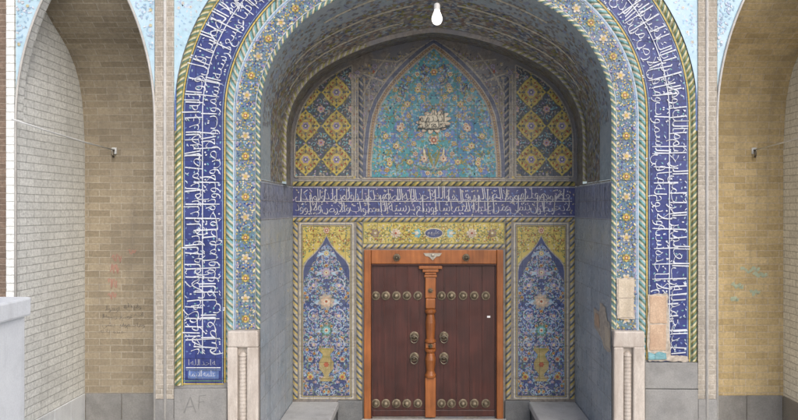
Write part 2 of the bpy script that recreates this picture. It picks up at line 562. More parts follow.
def vine(inl, P, w, mat, layer, rnd, leafmats, ll=.03, every=2):
    inl.stroke(P, [w * (1 - .4 * i / len(P)) for i in range(len(P))], mat, layer)
    for i in range(1, len(P) - 1, every):
        a = atan2(P[i + 1][1] - P[i - 1][1], P[i + 1][0] - P[i - 1][0])
        sd = 1 if (i // every) % 2 else -1
        inl.leaf(P[i], a + sd * rnd.uniform(.5, 1.1), ll * rnd.uniform(.7, 1.2), ll * .5, rnd.choice(leafmats), layer + 1)

def flower(inl, c, r, outer, inner, core, layer=3, petals=6, rot=0.0):
    inl.blob(c, r, outer, layer, petals, .32, rot)
    inl.blob(c, r * .58, inner, layer + 1, petals, .25, rot + .4)
    inl.blob(c, r * .25, core, layer + 2)

def poisson(rnd, x0, x1, y0, y1, r, tries, ok=None, pts=None):
    pts = pts if pts is not None else []
    cell = {}
    for p in pts: cell.setdefault((int(p[0] // r), int(p[1] // r)), []).append(p)
    out = []
    for _ in range(tries):
        p = (rnd.uniform(x0, x1), rnd.uniform(y0, y1))
        if ok and not ok(p): continue
        k = (int(p[0] // r), int(p[1] // r))
        if any(hypot(p[0] - q[0], p[1] - q[1]) < r for i in (-1, 0, 1) for j in (-1, 0, 1) for q in cell.get((k[0] + i, k[1] + j), ())): continue
        cell.setdefault(k, []).append(p); out.append(p)
    return out

# ------------------------------------------------------------------ lettering
# letter outlines, x and y in thousandths of the letter size; one list per contour
GLYPHS = {
    65152: [[166,47,145,55,126,66,107,80,91,97,77,117,66,141,59,166,57,193,63,240,81,281,108,313,143,336,183,350,227,355,264,352,302,343,289,268,257,275,227,277,199,274,177,266,159,252,146,235,139,215,136,193,141,163,155,136,176,113,201,95,228,84,253,80],[40,-58,17,18,113,43,229,80,346,123,376,50,304,23,212,-9,118,-38]],
    65158: [[58,-230,40,-148,98,-138,151,-126,197,-108,238,-84,270,-53,294,-13,309,36,314,97,308,159,289,210,260,244,224,255,204,251,185,239,169,220,156,196,147,168,144,137,152,108,176,90,215,80,271,77,482,77,500,74,520,53,519,23,492,-2,472,-5,233,-5,190,-2,150,8,115,25,88,49,70,80,64,121,67,162,77,202,92,238,113,271,137,298,166,319,197,332,232,337,275,330,314,310,346,276,371,229,387,167,392,91,383,4,355,-70,308,-130,243,-177,159,-210],[142,441,130,495,172,505,208,514,203,493,178,506,154,527,136,555,130,586,134,614,145,637,161,654,183,667,207,675,233,677,257,675,280,669,272,619,253,623,233,625,213,623,187,604,187,570,198,553,212,540,229,530,257,521,216,517,267,532,309,546,325,495,269,476,203,457]],
    65165: [[92,0,72,714,153,714,173,0]],
    65166: [[291,-5,220,0,169,13,133,36,110,69,98,113,92,167,72,714,154,714,174,199,177,156,184,124,196,101,218,87,252,80,301,77,319,74,339,53,338,23,311,-2]],
    65167: [[390,-21,416,61,525,62,618,67,695,75,757,87,804,102,838,124,857,150,864,181,861,222,850,269,814,376,891,403,916,335,935,263,941,228,943,197,936,142,916,97,880,59,826,29,752,6,657,-9,580,-16,491,-20],[390,-21,306,-18,234,-10,172,5,121,26,81,54,53,89,36,131,30,182,34,234,45,287,58,339,133,320,124,285,116,243,112,205,119,158,139,122,175,94,231,76,310,65,416,61,436,11],[486,-211,467,-207,451,-197,440,-181,436,-162,440,-143,451,-127,467,-116,486,-112,505,-116,521,-127,531,-143,535,-162,531,-181,521,-197,505,-207]],
    65169: [[0,-5,10,77,54,79,88,83,113,92,130,108,140,131,143,163,141,190,135,223,114,296,86,373,167,403,192,330,211,249,217,212,219,179,217,141,211,109,200,80,185,57,166,37,142,22,113,10,80,2,43,-3],[107,-191,88,-187,72,-177,61,-161,57,-142,61,-123,72,-107,88,-96,107,-92,126,-96,142,-107,152,-123,156,-142,152,-161,142,-177,126,-187]],
    65170: [[0,-5,10,77,48,79,76,85,97,96,113,114,124,140,134,176,156,283,234,268,225,228,217,185,213,147,215,128,222,111,236,97,261,86,299,79,353,77,371,74,391,53,389,23,363,-2,343,-5,285,-2,241,7,209,21,187,42,173,68,164,99,194,97,177,68,160,45,140,27,119,14,95,5,68,-1],[170,-191,151,-187,135,-177,124,-161,120,-142,124,-123,135,-107,151,-96,170,-92,189,-96,205,-107,215,-123,219,-142,215,-161,205,-177,189,-187]],
    65172: [[486,-5,435,-1,391,11,353,32,325,64,305,108,297,168,281,516,362,516,378,186,384,145,395,116,412,96,435,85,463,79,496,77,514,74,534,53,532,23,506,-2],[335,105,279,91,224,87,172,91,126,103,87,123,56,150,37,183,30,223,35,264,52,302,77,337,111,368,151,395,198,417,249,433,303,443,317,359,270,355,229,346,193,332,164,316,140,297,123,277,113,256,109,236,113,216,125,200,143,188,166,179,192,172,221,170,279,172,327,182],[314,631,295,635,279,646,268,661,264,680,268,699,279,715,295,726,314,730,333,726,349,715,359,699,363,680,359,661,349,646,333,635],[177,631,158,635,142,646,131,661,127,680,131,699,142,715,158,726,177,730,196,726,212,715,222,699,226,680,222,661,212,646,196,635]],
    65173: [[390,-21,416,61,525,62,618,67,695,75,757,87,804,102,838,124,857,150,864,181,861,222,850,269,814,376,891,403,916,335,935,263,941,228,943,197,936,142,916,97,880,59,826,29,752,6,657,-9,580,-16,491,-20],[390,-21,306,-18,234,-10,172,5,121,26,81,54,53,89,36,131,30,182,34,234,45,287,58,339,133,320,124,285,116,243,112,205,119,158,139,122,175,94,231,76,310,65,416,61,436,11],[557,401,538,405,522,416,511,431,507,450,511,469,522,485,538,496,557,500,576,496,592,485,602,469,606,450,602,431,592,416,576,405],[420,401,401,405,385,416,374,431,370,450,374,469,385,485,401,496,420,500,439,496,455,485,465,469,469,450,465,431,455,416,439,405]],
    65174: [[390,-21,416,61,479,63,545,69,613,79,681,96,746,119,809,149,866,188,916,235,979,198,967,162,964,137,975,109,991,96,1016,86,1053,79,1103,77,1121,74,1141,53,1140,23,1113,-2,1093,-5,1033,-2,981,9,938,26,909,52,893,85,893,128,911,122,867,88,816,60,757,35,693,15,623,-1,549,-12,471,-19],[390,-21,306,-18,234,-10,172,5,121,26,81,54,53,89,36,131,30,182,34,234,45,287,58,339,133,320,124,285,116,243,112,205,119,158,139,122,175,94,231,76,310,65,416,61,436,11],[558,401,539,405,523,416,512,431,508,450,512,469,523,485,539,496,558,500,577,496,593,485,603,469,607,450,603,431,593,416,577,405],[421,401,402,405,386,416,375,431,371,450,375,469,386,485,402,496,421,500,440,496,456,485,466,469,470,450,466,431,456,416,440,405]],
    65175: [[0,-5,10,77,102,82,130,90,149,105,160,128,163,163,161,190,155,223,134,296,106,373,187,403,212,330,231,249,237,212,239,179,236,133,226,94,208,62,183,37,150,18,109,5,59,-2],[218,507,199,511,183,522,172,537,168,556,172,575,183,591,199,602,218,606,237,602,252,591,263,575,267,556,263,537,252,522,237,511],[81,507,62,511,46,522,35,537,31,556,35,575,46,591,62,602,81,606,100,602,116,591,126,575,130,556,126,537,116,522,100,511]],
    65176: [[0,-5,10,77,55,79,88,85,113,96,131,114,144,140,154,176,176,283,254,268,245,228,237,185,233,147,235,119,250,97,268,89,294,83,332,78,383,77,401,74,421,53,419,23,393,-2,373,-5,318,-3,276,2,244,10,222,21,206,36,196,54,184,99,214,97,197,68,180,45,160,27,137,14,111,5,80,-1],[267,386,248,390,232,401,221,416,217,435,221,454,232,470,248,481,267,485,286,481,302,470,312,454,316,435,312,416,302,401,286,390],[130,386,111,390,95,401,84,416,80,435,84,454,95,470,111,481,130,485,149,481,165,470,175,454,179,435,175,416,165,401,149,390]],
    65187: [[0,-5,9,77,61,79,111,85,161,95,209,108,256,125,302,145,345,168,386,194,358,215,326,234,290,249,252,261,210,268,166,270,136,269,108,266,76,259,60,335,114,348,166,352,216,349,260,340,300,326,337,309,402,273,461,243,491,233,521,230,542,230,549,158,508,155,470,146,434,132,400,116,327,77,243,38,194,21,138,7,73,-2]],
    65188: [[637,-5,560,1,527,8,497,21,471,39,450,65,433,98,421,140,480,175,495,140,512,114,534,96,564,85,601,79,647,77,665,74,685,53,683,23,657,-2],[0,-5,9,77,61,79,111,85,161,95,209,108,256,125,302,145,345,168,386,194,358,215,326,234,290,249,252,261,210,268,166,270,136,269,108,266,76,259,60,335,114,348,166,352,216,349,260,340,300,326,337,309,402,273,461,243,491,233,521,230,542,230,549,158,508,155,470,146,434,132,400,116,327,77,243,38,194,21,138,7,73,-2]],
    65191: [[0,-5,9,77,61,79,111,85,161,95,209,108,256,125,302,145,345,168,386,194,358,215,326,234,290,249,252,261,210,268,166,270,136,269,108,266,76,259,60,335,114,348,166,352,216,349,260,340,300,326,337,309,402,273,461,243,491,233,521,230,542,230,549,158,508,155,470,146,434,132,400,116,327,77,243,38,194,21,138,7,73,-2],[167,455,148,459,132,470,121,485,117,504,121,523,132,539,148,550,167,554,186,550,202,539,212,523,216,504,212,485,202,470,186,459]],
    65193: [[35,45,75,114,99,101,131,89,170,80,215,77,260,80,295,87,320,99,338,117,348,138,351,162,349,184,343,212,329,246,306,292,271,350,220,424,289,469,337,400,374,337,400,282,419,234,429,192,432,157,427,118,412,80,385,45,345,18,289,0,215,-6,180,-4,146,0,113,7,84,18,58,30]],
    65194: [[215,77,260,80,295,87,320,99,338,117,348,138,351,162,348,184,341,210,312,273,271,346,220,424,289,469,357,358,406,260,438,174,453,136,470,109,487,92,506,83,541,77,559,74,579,53,578,23,552,-2,532,-5,499,-2,468,8,438,24,413,49,394,82,381,125,421,157,417,118,404,80,380,45,343,18,288,0,215,-6,180,-4,146,0,113,7,84,18,58,30,35,45,75,114,99,101,131,89,170,80]],
    65195: [[35,45,75,114,99,101,131,89,170,80,215,77,260,80,295,87,320,99,338,117,348,138,351,162,349,184,343,212,329,246,306,292,271,350,220,424,289,469,337,400,374,337,400,282,419,234,429,192,432,157,427,118,412,80,385,45,345,18,289,0,215,-6,180,-4,146,0,113,7,84,18,58,30],[216,560,197,564,181,575,170,590,166,609,170,628,181,644,197,655,216,659,235,655,251,644,261,628,265,609,261,590,251,575,235,564]],
    65196: [[215,77,260,80,295,87,320,99,338,117,348,138,351,162,348,184,341,210,312,273,271,346,220,424,289,469,357,358,406,260,438,174,453,136,470,109,487,92,506,83,541,77,559,74,579,53,578,23,552,-2,532,-5,499,-2,468,8,438,24,413,49,394,82,381,125,421,157,417,118,404,80,380,45,343,18,288,0,215,-6,180,-4,146,0,113,7,84,18,58,30,35,45,75,114,99,101,131,89,170,80],[221,560,202,564,186,575,175,590,171,609,175,628,186,644,202,655,221,659,240,655,256,644,266,628,270,609,266,590,256,575,240,564]],
    65197: [[4,-230,-25,-154,64,-119,131,-78,177,-32,206,15,221,62,226,107,225,134,220,161,212,189,199,220,157,302,230,339,263,276,285,216,297,161,301,114,296,54,281,0,257,-48,227,-91,191,-127,154,-158,114,-183,75,-204,37,-220]],
    65198: [[4,-232,-25,-156,42,-130,97,-101,140,-69,174,-35,198,0,214,37,223,72,226,107,221,156,205,207,182,256,157,302,230,339,264,270,290,206,308,151,324,115,345,93,371,81,406,77,424,74,444,53,442,23,416,-2,396,-5,356,-1,325,11,300,28,283,52,271,78,264,105,296,87,289,24,267,-34,233,-84,191,-128,144,-165,95,-195,47,-217]],
    65203: [[0,-5,10,77,62,82,80,90,96,105,109,128,121,163,149,275,224,254,215,216,206,172,202,130,207,108,221,91,248,81,290,77,317,78,339,82,356,91,371,106,382,131,393,167,414,282,490,268,483,224,476,173,472,130,479,104,505,84,529,79,563,77,590,79,614,84,633,94,647,110,655,133,658,163,654,206,641,259,601,373,682,403,707,330,726,249,732,212,734,179,731,136,722,98,708,66,688,41,663,21,634,7,600,-2,562,-5,519,-2,485,6,459,20,439,40,426,65,418,97,452,97,433,59,412,32,389,14,360,3,324,-3,278,-5,252,-3,225,3,198,15,175,35,158,64,150,105,180,111,161,67,139,36,112,15,80,3,43,-3]],
    65204: [[0,-5,10,77,62,82,80,90,96,105,109,128,121,163,149,275,224,254,210,194,204,161,202,130,210,102,238,84,260,79,290,77,317,78,339,82,356,91,371,106,382,131,393,167,414,282,490,268,483,224,476,173,472,130,479,104,505,84,529,79,563,77,606,82,636,98,652,125,658,162,657,211,654,268,646,340,719,345,733,212,742,166,755,131,772,105,794,89,823,80,860,77,878,74,898,53,897,23,870,-2,850,-5,818,-3,790,5,765,16,744,31,726,48,712,69,701,91,694,114,712,108,698,68,678,39,652,18,622,5,589,-3,554,-5,514,-2,482,6,457,20,439,40,426,65,418,97,452,97,433,59,412,32,389,14,360,3,324,-3,278,-5,252,-3,225,3,198,15,175,35,158,64,150,105,180,111,161,67,139,36,112,15,80,3,43,-3]],
    65207: [[0,-5,10,77,62,82,80,90,96,105,109,128,121,163,149,275,224,254,215,216,206,172,202,130,207,108,221,91,248,81,290,77,317,78,339,82,356,91,371,106,382,131,393,167,414,282,490,268,483,224,476,173,472,130,479,104,505,84,529,79,563,77,590,79,614,84,633,94,647,110,655,133,658,163,654,206,641,259,601,373,682,403,707,330,726,249,732,212,734,179,731,136,722,98,708,66,688,41,663,21,634,7,600,-2,562,-5,519,-2,485,6,459,20,439,40,426,65,418,97,452,97,433,59,412,32,389,14,360,3,324,-3,278,-5,252,-3,225,3,198,15,175,35,158,64,150,105,180,111,161,67,139,36,112,15,80,3,43,-3],[431,545,412,549,396,560,385,575,381,594,385,613,396,629,412,640,431,644,450,640,466,629,476,613,480,594,476,575,466,560,450,549],[363,435,344,439,328,450,317,465,313,484,317,503,328,519,344,530,363,534,382,530,398,519,408,503,412,484,408,465,398,450,382,439],[499,435,480,439,464,450,453,465,449,484,453,503,464,519,480,530,499,534,518,530,534,519,544,503,548,484,544,465,534,450,518,439]],
    65208: [[0,-5,10,77,62,82,80,90,96,105,109,128,121,163,149,275,224,254,210,194,204,161,202,130,210,102,238,84,260,79,290,77,317,78,339,82,356,91,371,106,382,131,393,167,414,282,490,268,483,224,476,173,472,130,479,104,505,84,529,79,563,77,606,82,636,98,652,125,658,162,657,211,654,268,646,340,719,345,733,212,742,166,755,131,772,105,794,89,823,80,860,77,878,74,898,53,897,23,870,-2,850,-5,818,-3,790,5,765,16,744,31,726,48,712,69,701,91,694,114,712,108,698,68,678,39,652,18,622,5,589,-3,554,-5,514,-2,482,6,457,20,439,40,426,65,418,97,452,97,433,59,412,32,389,14,360,3,324,-3,278,-5,252,-3,225,3,198,15,175,35,158,64,150,105,180,111,161,67,139,36,112,15,80,3,43,-3],[431,545,412,549,396,560,385,575,381,594,385,613,396,629,412,640,431,644,450,640,466,629,476,613,480,594,476,575,466,560,450,549],[363,435,344,439,328,450,317,465,313,484,317,503,328,519,344,530,363,534,382,530,398,519,408,503,412,484,408,465,398,450,382,439],[499,435,480,439,464,450,453,465,449,484,453,503,464,519,480,530,499,534,518,530,534,519,544,503,548,484,544,465,534,450,518,439]],
    65211: [[484,-18,403,-16,337,-12,283,-3,240,8,208,23,184,41,168,63,158,89,181,97,155,56,127,28,97,10,67,1,0,-5,10,77,42,80,68,87,88,100,105,120,118,147,130,181,154,275,227,256,216,212,209,176,206,151,209,129,217,111,233,96,259,84,297,75,349,69,502,64,565,66,620,72,668,82,708,97,739,115,762,137,776,163,781,192,778,214,770,236,756,255,736,272,709,283,675,287,627,281,580,262,533,234,490,200,449,162,414,123,361,55,274,58,309,111,351,165,397,217,449,266,503,308,561,341,621,362,681,369,732,363,776,347,811,320,837,286,853,246,858,200,849,143,824,92,777,47,707,12,610,-10]],
    65212: [[949,-5,884,1,844,8,804,20,766,37,735,59,817,100,853,88,890,82,959,77,977,74,997,53,996,23,969,-2],[484,-18,403,-16,337,-12,283,-3,240,8,208,23,184,41,168,63,158,89,181,97,155,56,127,28,97,10,67,1,0,-5,10,77,42,80,68,87,88,100,105,120,118,147,130,181,154,275,227,256,216,212,209,176,206,151,209,129,217,111,233,96,259,84,297,75,349,69,502,64,565,66,620,72,668,82,708,97,739,115,762,137,776,163,781,192,778,214,770,236,756,255,736,272,709,283,675,287,627,281,580,262,533,234,490,200,449,162,414,123,361,55,274,58,309,111,351,165,397,217,449,266,503,308,561,341,621,362,681,369,732,363,776,347,811,320,837,286,853,246,858,200,849,143,824,92,777,47,707,12,610,-10]],
    65213: [[313,-232,257,-228,205,-217,157,-197,115,-171,79,-138,53,-99,36,-53,30,-1,35,51,49,110,72,176,144,148,127,95,116,48,112,6,119,-41,140,-80,172,-111,214,-133,262,-146,316,-150,379,-146,430,-133,471,-113,503,-88,526,-57,542,-24,550,12,553,49,549,99,539,151,507,262,588,284,605,223,614,185,621,160,634,136,653,117,676,101,707,89,744,79,789,73,905,69,1002,74,1043,80,1079,90,1110,101,1137,116,1157,132,1172,152,1181,173,1184,197,1181,219,1173,241,1159,260,1139,277,1112,288,1078,292,1030,286,983,267,936,239,893,205,852,167,817,128,764,60,677,63,736,148,772,191,810,232,851,270,895,304,941,333,988,355,1035,369,1084,374,1135,368,1179,352,1214,325,1240,291,1256,250,1261,205,1256,162,1242,122,1217,84,1180,52,1130,25,1065,5,985,-9,887,-13,817,-11,758,-4,709,8,670,22,639,38,618,56,603,74,596,92,637,41,629,-7,616,-55,594,-101,564,-144,522,-180,467,-208,398,-226],[1055,477,1036,481,1020,492,1009,507,1005,526,1009,545,1020,561,1036,572,1055,576,1074,572,1090,561,1100,545,1104,526,1100,507,1090,492,1074,481]],
    65216: [[949,-5,884,1,844,8,804,20,766,37,735,59,817,100,853,88,890,82,959,77,977,74,997,53,996,23,969,-2],[484,-18,403,-16,337,-12,283,-3,240,8,208,23,184,41,168,63,158,89,181,97,155,56,127,28,97,10,67,1,0,-5,10,77,42,80,68,87,88,100,105,120,118,147,130,181,154,275,227,256,216,212,209,176,206,151,209,129,217,111,233,96,259,84,297,75,349,69,502,64,565,66,620,72,668,82,708,97,739,115,762,137,776,163,781,192,778,214,770,236,756,255,736,272,709,283,675,287,627,281,580,262,533,234,490,200,449,162,414,123,361,55,274,58,309,111,351,165,397,217,449,266,503,308,561,341,621,362,681,369,732,363,776,347,811,320,837,286,853,246,858,200,849,143,824,92,777,47,707,12,610,-10],[652,472,633,476,617,487,606,502,602,521,606,540,617,556,633,567,652,571,671,567,687,556,697,540,701,521,697,502,687,487,671,476]],
    65217: [[369,-13,252,-11,155,-7,77,-1,20,6,29,84,96,77,179,73,276,70,387,69,450,71,505,77,553,87,593,102,624,120,647,142,661,168,666,197,663,219,655,241,641,260,621,277,594,288,560,292,512,286,465,267,418,239,375,205,334,167,299,128,246,60,159,63,194,116,236,170,282,222,334,271,388,312,446,346,506,367,566,374,617,368,661,352,696,325,722,291,738,250,743,205,734,148,709,97,662,52,592,17,495,-6],[213,99,193,714,274,714,294,169]],
    65220: [[710,-5,645,1,605,8,565,20,527,37,496,59,578,100,614,88,651,82,720,77,738,74,758,53,757,23,730,-2],[0,-5,10,77,219,77,300,79,370,85,427,94,474,107,510,124,535,146,550,171,555,201,544,238,530,257,510,273,483,283,449,287,401,281,354,262,307,234,264,200,223,162,188,123,135,55,48,58,83,111,125,165,171,217,223,266,277,308,335,341,395,362,455,369,506,363,550,347,585,320,611,286,627,246,632,200,624,153,598,106,552,63,481,31,436,19,385,9,327,2,262,-2,105,-5],[95,94,75,714,156,714,176,164]],
    65224: [[710,-5,645,1,605,8,565,20,527,37,496,59,578,100,614,88,651,82,720,77,738,74,758,53,757,23,730,-2],[0,-5,10,77,219,77,300,79,370,85,427,94,474,107,510,124,535,146,550,171,555,201,544,238,530,257,510,273,483,283,449,287,401,281,354,262,307,234,264,200,223,162,188,123,135,55,48,58,83,111,125,165,171,217,223,266,277,308,335,341,395,362,455,369,506,363,550,347,585,320,611,286,627,246,632,200,624,153,598,106,552,63,481,31,436,19,385,9,327,2,262,-2,105,-5],[95,94,75,714,156,714,176,164],[406,472,387,476,371,487,360,502,356,521,360,540,371,556,387,567,406,571,425,567,441,556,451,540,455,521,451,502,441,487,425,476]],
    65226: [[297,-394,251,-392,202,-386,154,-373,109,-354,69,-325,38,-288,17,-239,10,-178,16,-114,36,-60,65,-12,102,30,143,66,187,99,273,157,309,184,339,212,358,240,364,272,356,299,329,321,307,328,279,330,230,324,179,308,156,296,138,284,189,241,237,196,291,140,341,115,393,95,457,82,541,77,559,74,579,53,578,23,551,-2,531,-5,455,-2,394,8,343,23,301,43,228,92,190,136,145,181,92,223,80,241,70,268,66,289,85,325,107,346,136,366,170,383,209,398,251,408,294,411,357,402,404,376,433,338,443,294,437,246,418,203,388,165,352,130,268,66,183,2,147,-34,118,-72,98,-115,92,-165,98,-207,114,-240,139,-266,169,-285,203,-298,237,-306,297,-312,369,-307,445,-291,524,-264,550,-328,518,-345,479,-361,436,-374,390,-385,343,-392]],
    65227: [[0,-5,10,77,108,78,158,81,180,82,138,114,116,138,96,169,83,205,78,248,85,302,105,348,136,386,178,415,227,433,284,439,333,435,383,423,366,346,324,354,284,357,250,354,220,344,195,327,176,306,164,280,160,248,163,223,171,201,184,180,200,162,219,147,240,134,284,117,304,113,322,112,344,119,367,127,398,139,445,160,473,87,405,62,337,39,264,20,186,7,98,-2]],
    65228: [[0,-5,10,77,68,80,123,89,174,102,221,120,262,141,297,165,325,191,347,218,360,245,364,272,355,299,325,321,299,328,267,330,218,324,167,308,144,296,126,284,177,241,225,196,279,140,303,124,331,111,393,92,461,81,531,77,549,74,569,53,568,23,541,-2,521,-5,465,-2,409,6,353,19,301,38,255,62,216,92,178,136,133,181,80,223,68,241,58,268,54,289,73,325,95,346,124,366,158,383,197,398,239,408,282,411,334,407,375,394,405,375,427,351,439,323,443,294,438,250,421,207,394,164,358,125,314,89,262,58,204,31,141,12,72,-1]],
    65231: [[0,-5,10,77,108,78,158,81,180,82,138,114,116,138,96,169,83,205,78,248,85,302,105,348,136,386,178,415,227,433,284,439,333,435,383,423,366,346,324,354,284,357,250,354,220,344,195,327,176,306,164,280,160,248,163,223,171,201,184,180,200,162,219,147,240,134,284,117,304,113,322,112,344,119,367,127,398,139,445,160,473,87,405,62,337,39,264,20,186,7,98,-2],[265,542,246,546,230,557,219,572,215,591,219,610,230,626,246,637,265,641,284,637,300,626,310,610,314,591,310,572,300,557,284,546]],
    65232: [[0,-5,10,77,68,80,123,89,174,102,221,120,262,141,297,165,325,191,347,218,360,245,364,272,355,299,325,321,299,328,267,330,218,324,167,308,144,296,126,284,177,241,225,196,279,140,303,124,331,111,393,92,461,81,531,77,549,74,569,53,568,23,541,-2,521,-5,465,-2,409,6,353,19,301,38,255,62,216,92,178,136,133,181,80,223,68,241,58,268,54,289,73,325,95,346,124,366,158,383,197,398,239,408,282,411,334,407,375,394,405,375,427,351,439,323,443,294,438,250,421,207,394,164,358,125,314,89,262,58,204,31,141,12,72,-1],[275,514,256,518,240,529,229,544,225,563,229,582,240,598,256,609,275,613,294,609,310,598,320,582,324,563,320,544,310,529,294,518]],
    65235: [[0,-5,10,77,66,78,128,79,186,84,231,93,263,108,287,126,304,148,316,178,322,215,324,261,321,301,313,339,300,372,282,397,260,414,234,419,212,415,193,402,176,382,164,357,156,330,153,303,155,283,173,254,190,244,213,237,242,235,301,241,328,248,351,257,355,187,319,169,277,159,233,156,186,160,147,173,115,192,93,218,79,248,74,283,77,321,86,360,101,396,120,430,144,459,173,482,206,496,242,501,291,492,332,466,363,426,385,375,398,316,402,255,396,185,377,127,343,77,292,38,267,26,237,16,166,3,85,-4],[223,604,204,608,188,619,177,634,173,653,177,672,188,688,204,699,223,703,242,699,258,688,268,672,272,653,268,634,258,619,242,608]],
    65236: [[0,-5,10,77,62,78,114,80,164,85,207,94,241,107,272,123,298,143,320,167,333,195,338,227,335,250,327,275,314,297,297,316,277,329,253,333,230,329,209,317,190,299,176,275,166,250,163,223,167,193,180,166,198,142,220,122,268,93,173,65,136,99,115,123,98,152,85,186,81,225,85,264,96,300,113,332,135,360,161,383,191,401,223,411,256,415,302,408,342,388,375,357,400,320,415,277,420,233,416,192,404,156,385,123,361,94,331,69,297,48,259,31,219,17,170,6,114,-1,56,-4],[495,-5,444,-3,392,2,291,19,247,30,212,42,281,92,352,85,434,79,505,77,523,74,543,53,542,23,515,-2],[247,518,228,522,212,533,201,548,197,567,201,586,212,602,228,613,247,617,266,613,282,602,292,586,296,567,292,548,282,533,266,522]],
    65239: [[0,-5,10,77,66,78,128,79,186,84,231,93,263,108,287,126,304,148,316,178,322,215,324,261,321,301,313,339,300,372,282,397,260,414,234,419,212,415,193,402,176,382,164,357,156,330,153,303,155,283,173,254,190,244,213,237,242,235,301,241,328,248,351,257,355,187,319,169,277,159,233,156,186,160,147,173,115,192,93,218,79,248,74,283,77,321,86,360,101,396,120,430,144,459,173,482,206,496,242,501,291,492,332,466,363,426,385,375,398,316,402,255,396,185,377,127,343,77,292,38,267,26,237,16,166,3,85,-4],[293,604,274,608,258,619,247,634,243,653,247,672,258,688,274,699,293,703,312,699,328,688,338,672,342,653,338,634,328,619,312,608],[156,604,137,608,121,619,110,634,106,653,110,672,121,688,137,699,156,703,175,699,191,688,201,672,205,653,201,634,191,619,175,608]],
    65240: [[0,-5,10,77,62,78,114,80,164,85,207,94,241,107,272,123,298,143,320,167,333,195,338,227,335,250,327,275,314,297,297,316,277,329,253,333,230,329,209,317,190,299,176,275,166,250,163,223,167,193,180,166,198,142,220,122,268,93,173,65,136,99,115,123,98,152,85,186,81,225,85,264,96,300,113,332,135,360,161,383,191,401,223,411,256,415,302,408,342,388,375,357,400,320,415,277,420,233,416,192,404,156,385,123,361,94,331,69,297,48,259,31,219,17,170,6,114,-1,56,-4],[495,-5,444,-3,392,2,291,19,247,30,212,42,281,92,352,85,434,79,505,77,523,74,543,53,542,23,515,-2],[317,518,298,522,282,533,271,548,267,567,271,586,282,602,298,613,317,617,336,613,352,602,362,586,366,567,362,548,352,533,336,522],[180,518,161,522,145,533,134,548,130,567,134,586,145,602,161,613,180,617,199,613,215,602,225,586,229,567,225,548,215,533,199,522]],
    65241: [[390,-21,416,61,506,63,579,69,636,78,679,93,709,112,728,136,737,165,739,200,720,714,801,714,821,209,819,159,808,114,786,74,748,41,693,14,617,-5,517,-17],[364,204,345,267,413,286,451,302,462,317,451,338,425,358,399,382,387,416,390,434,398,454,412,474,435,495,468,517,511,540,542,483,502,463,475,446,458,431,456,409,491,377,516,350,525,333,528,313,522,286,499,259,477,245,449,232],[390,-21,306,-18,234,-10,172,5,121,26,81,54,53,89,36,131,30,182,34,234,45,287,58,339,133,320,124,285,116,243,112,205,119,158,139,122,175,94,231,76,310,65,416,61,436,11]],
    65242: [[390,-21,416,61,506,63,578,69,635,78,678,93,708,112,727,136,737,165,739,200,720,714,801,714,821,209,826,164,838,129,855,104,877,89,903,80,932,77,950,74,970,53,969,23,942,-2,922,-5,880,-1,846,10,820,26,802,46,789,69,781,92,802,91,779,62,748,39,710,19,664,4,610,-7,547,-15,474,-20],[364,204,345,267,413,286,451,302,462,317,451,338,425,358,399,382,387,416,390,434,398,454,412,474,435,495,468,517,511,540,542,483,502,463,475,446,458,431,456,409,491,377,516,350,525,333,528,313,522,286,499,259,477,245,449,232],[390,-21,306,-18,234,-10,172,5,121,26,81,54,53,89,36,131,30,182,34,234,45,287,58,339,133,320,124,285,116,243,112,205,119,158,139,122,175,94,231,76,310,65,416,61,436,11]],
    65243: [[0,-5,10,77,104,77,157,79,198,84,228,91,249,101,271,124,276,149,272,175,259,206,232,245,187,294,131,346,80,388,42,419,28,439,31,468,38,494,49,513,72,534,101,555,175,599,271,649,388,707,422,633,289,569,198,522,133,483,76,443,91,481,203,387,247,344,284,303,313,262,334,223,347,184,351,144,349,121,343,96,331,71,309,47,277,26,231,10,170,-1,91,-5]],
    65244: [[0,-5,10,77,87,77,159,79,210,86,243,97,263,110,275,141,271,166,257,194,236,223,211,254,152,314,92,369,46,413,32,428,31,468,38,494,49,513,73,535,104,558,185,606,283,656,388,707,422,633,326,586,233,539,149,493,77,445,83,479,168,406,244,335,279,297,311,256,341,212,369,163,392,129,418,106,446,91,474,83,518,77,536,74,556,53,555,23,528,-2,508,-5,479,-3,445,4,408,16,373,37,341,69,315,113,345,101,329,76,311,55,288,36,261,22,228,10,188,2,140,-3,83,-5]],
    65246: [[30,-1,35,51,49,110,72,176,144,148,127,95,116,48,112,6,119,-41,139,-80,170,-111,210,-133,255,-146,303,-150,390,-141,456,-116,503,-76,533,-25,549,35,552,99,530,714,613,714,629,207,634,162,646,128,663,103,685,88,711,80,740,77,758,74,778,53,776,23,750,-2,730,-5,701,-3,677,4,657,13,641,26,629,40,619,57,607,92,635,64,627,11,613,-42,589,-92,556,-137,512,-176,455,-206,384,-226,298,-232,247,-228,198,-217,152,-197,112,-171,78,-138,52,-99,36,-53]],
    65247: [[0,-5,9,77,57,80,89,88,107,103,116,127,117,205,98,714,179,714,199,214,199,164,196,120,186,82,170,51,144,27,109,9,61,-2]],
    65248: [[0,-5,9,77,57,80,89,88,107,103,116,127,117,205,100,714,183,714,199,207,204,162,216,128,233,103,255,88,281,80,310,77,328,74,348,53,347,23,320,-2,300,-5,262,-2,231,9,206,24,188,44,175,66,167,89,188,87,175,59,156,37,129,19,95,6,52,-2]],
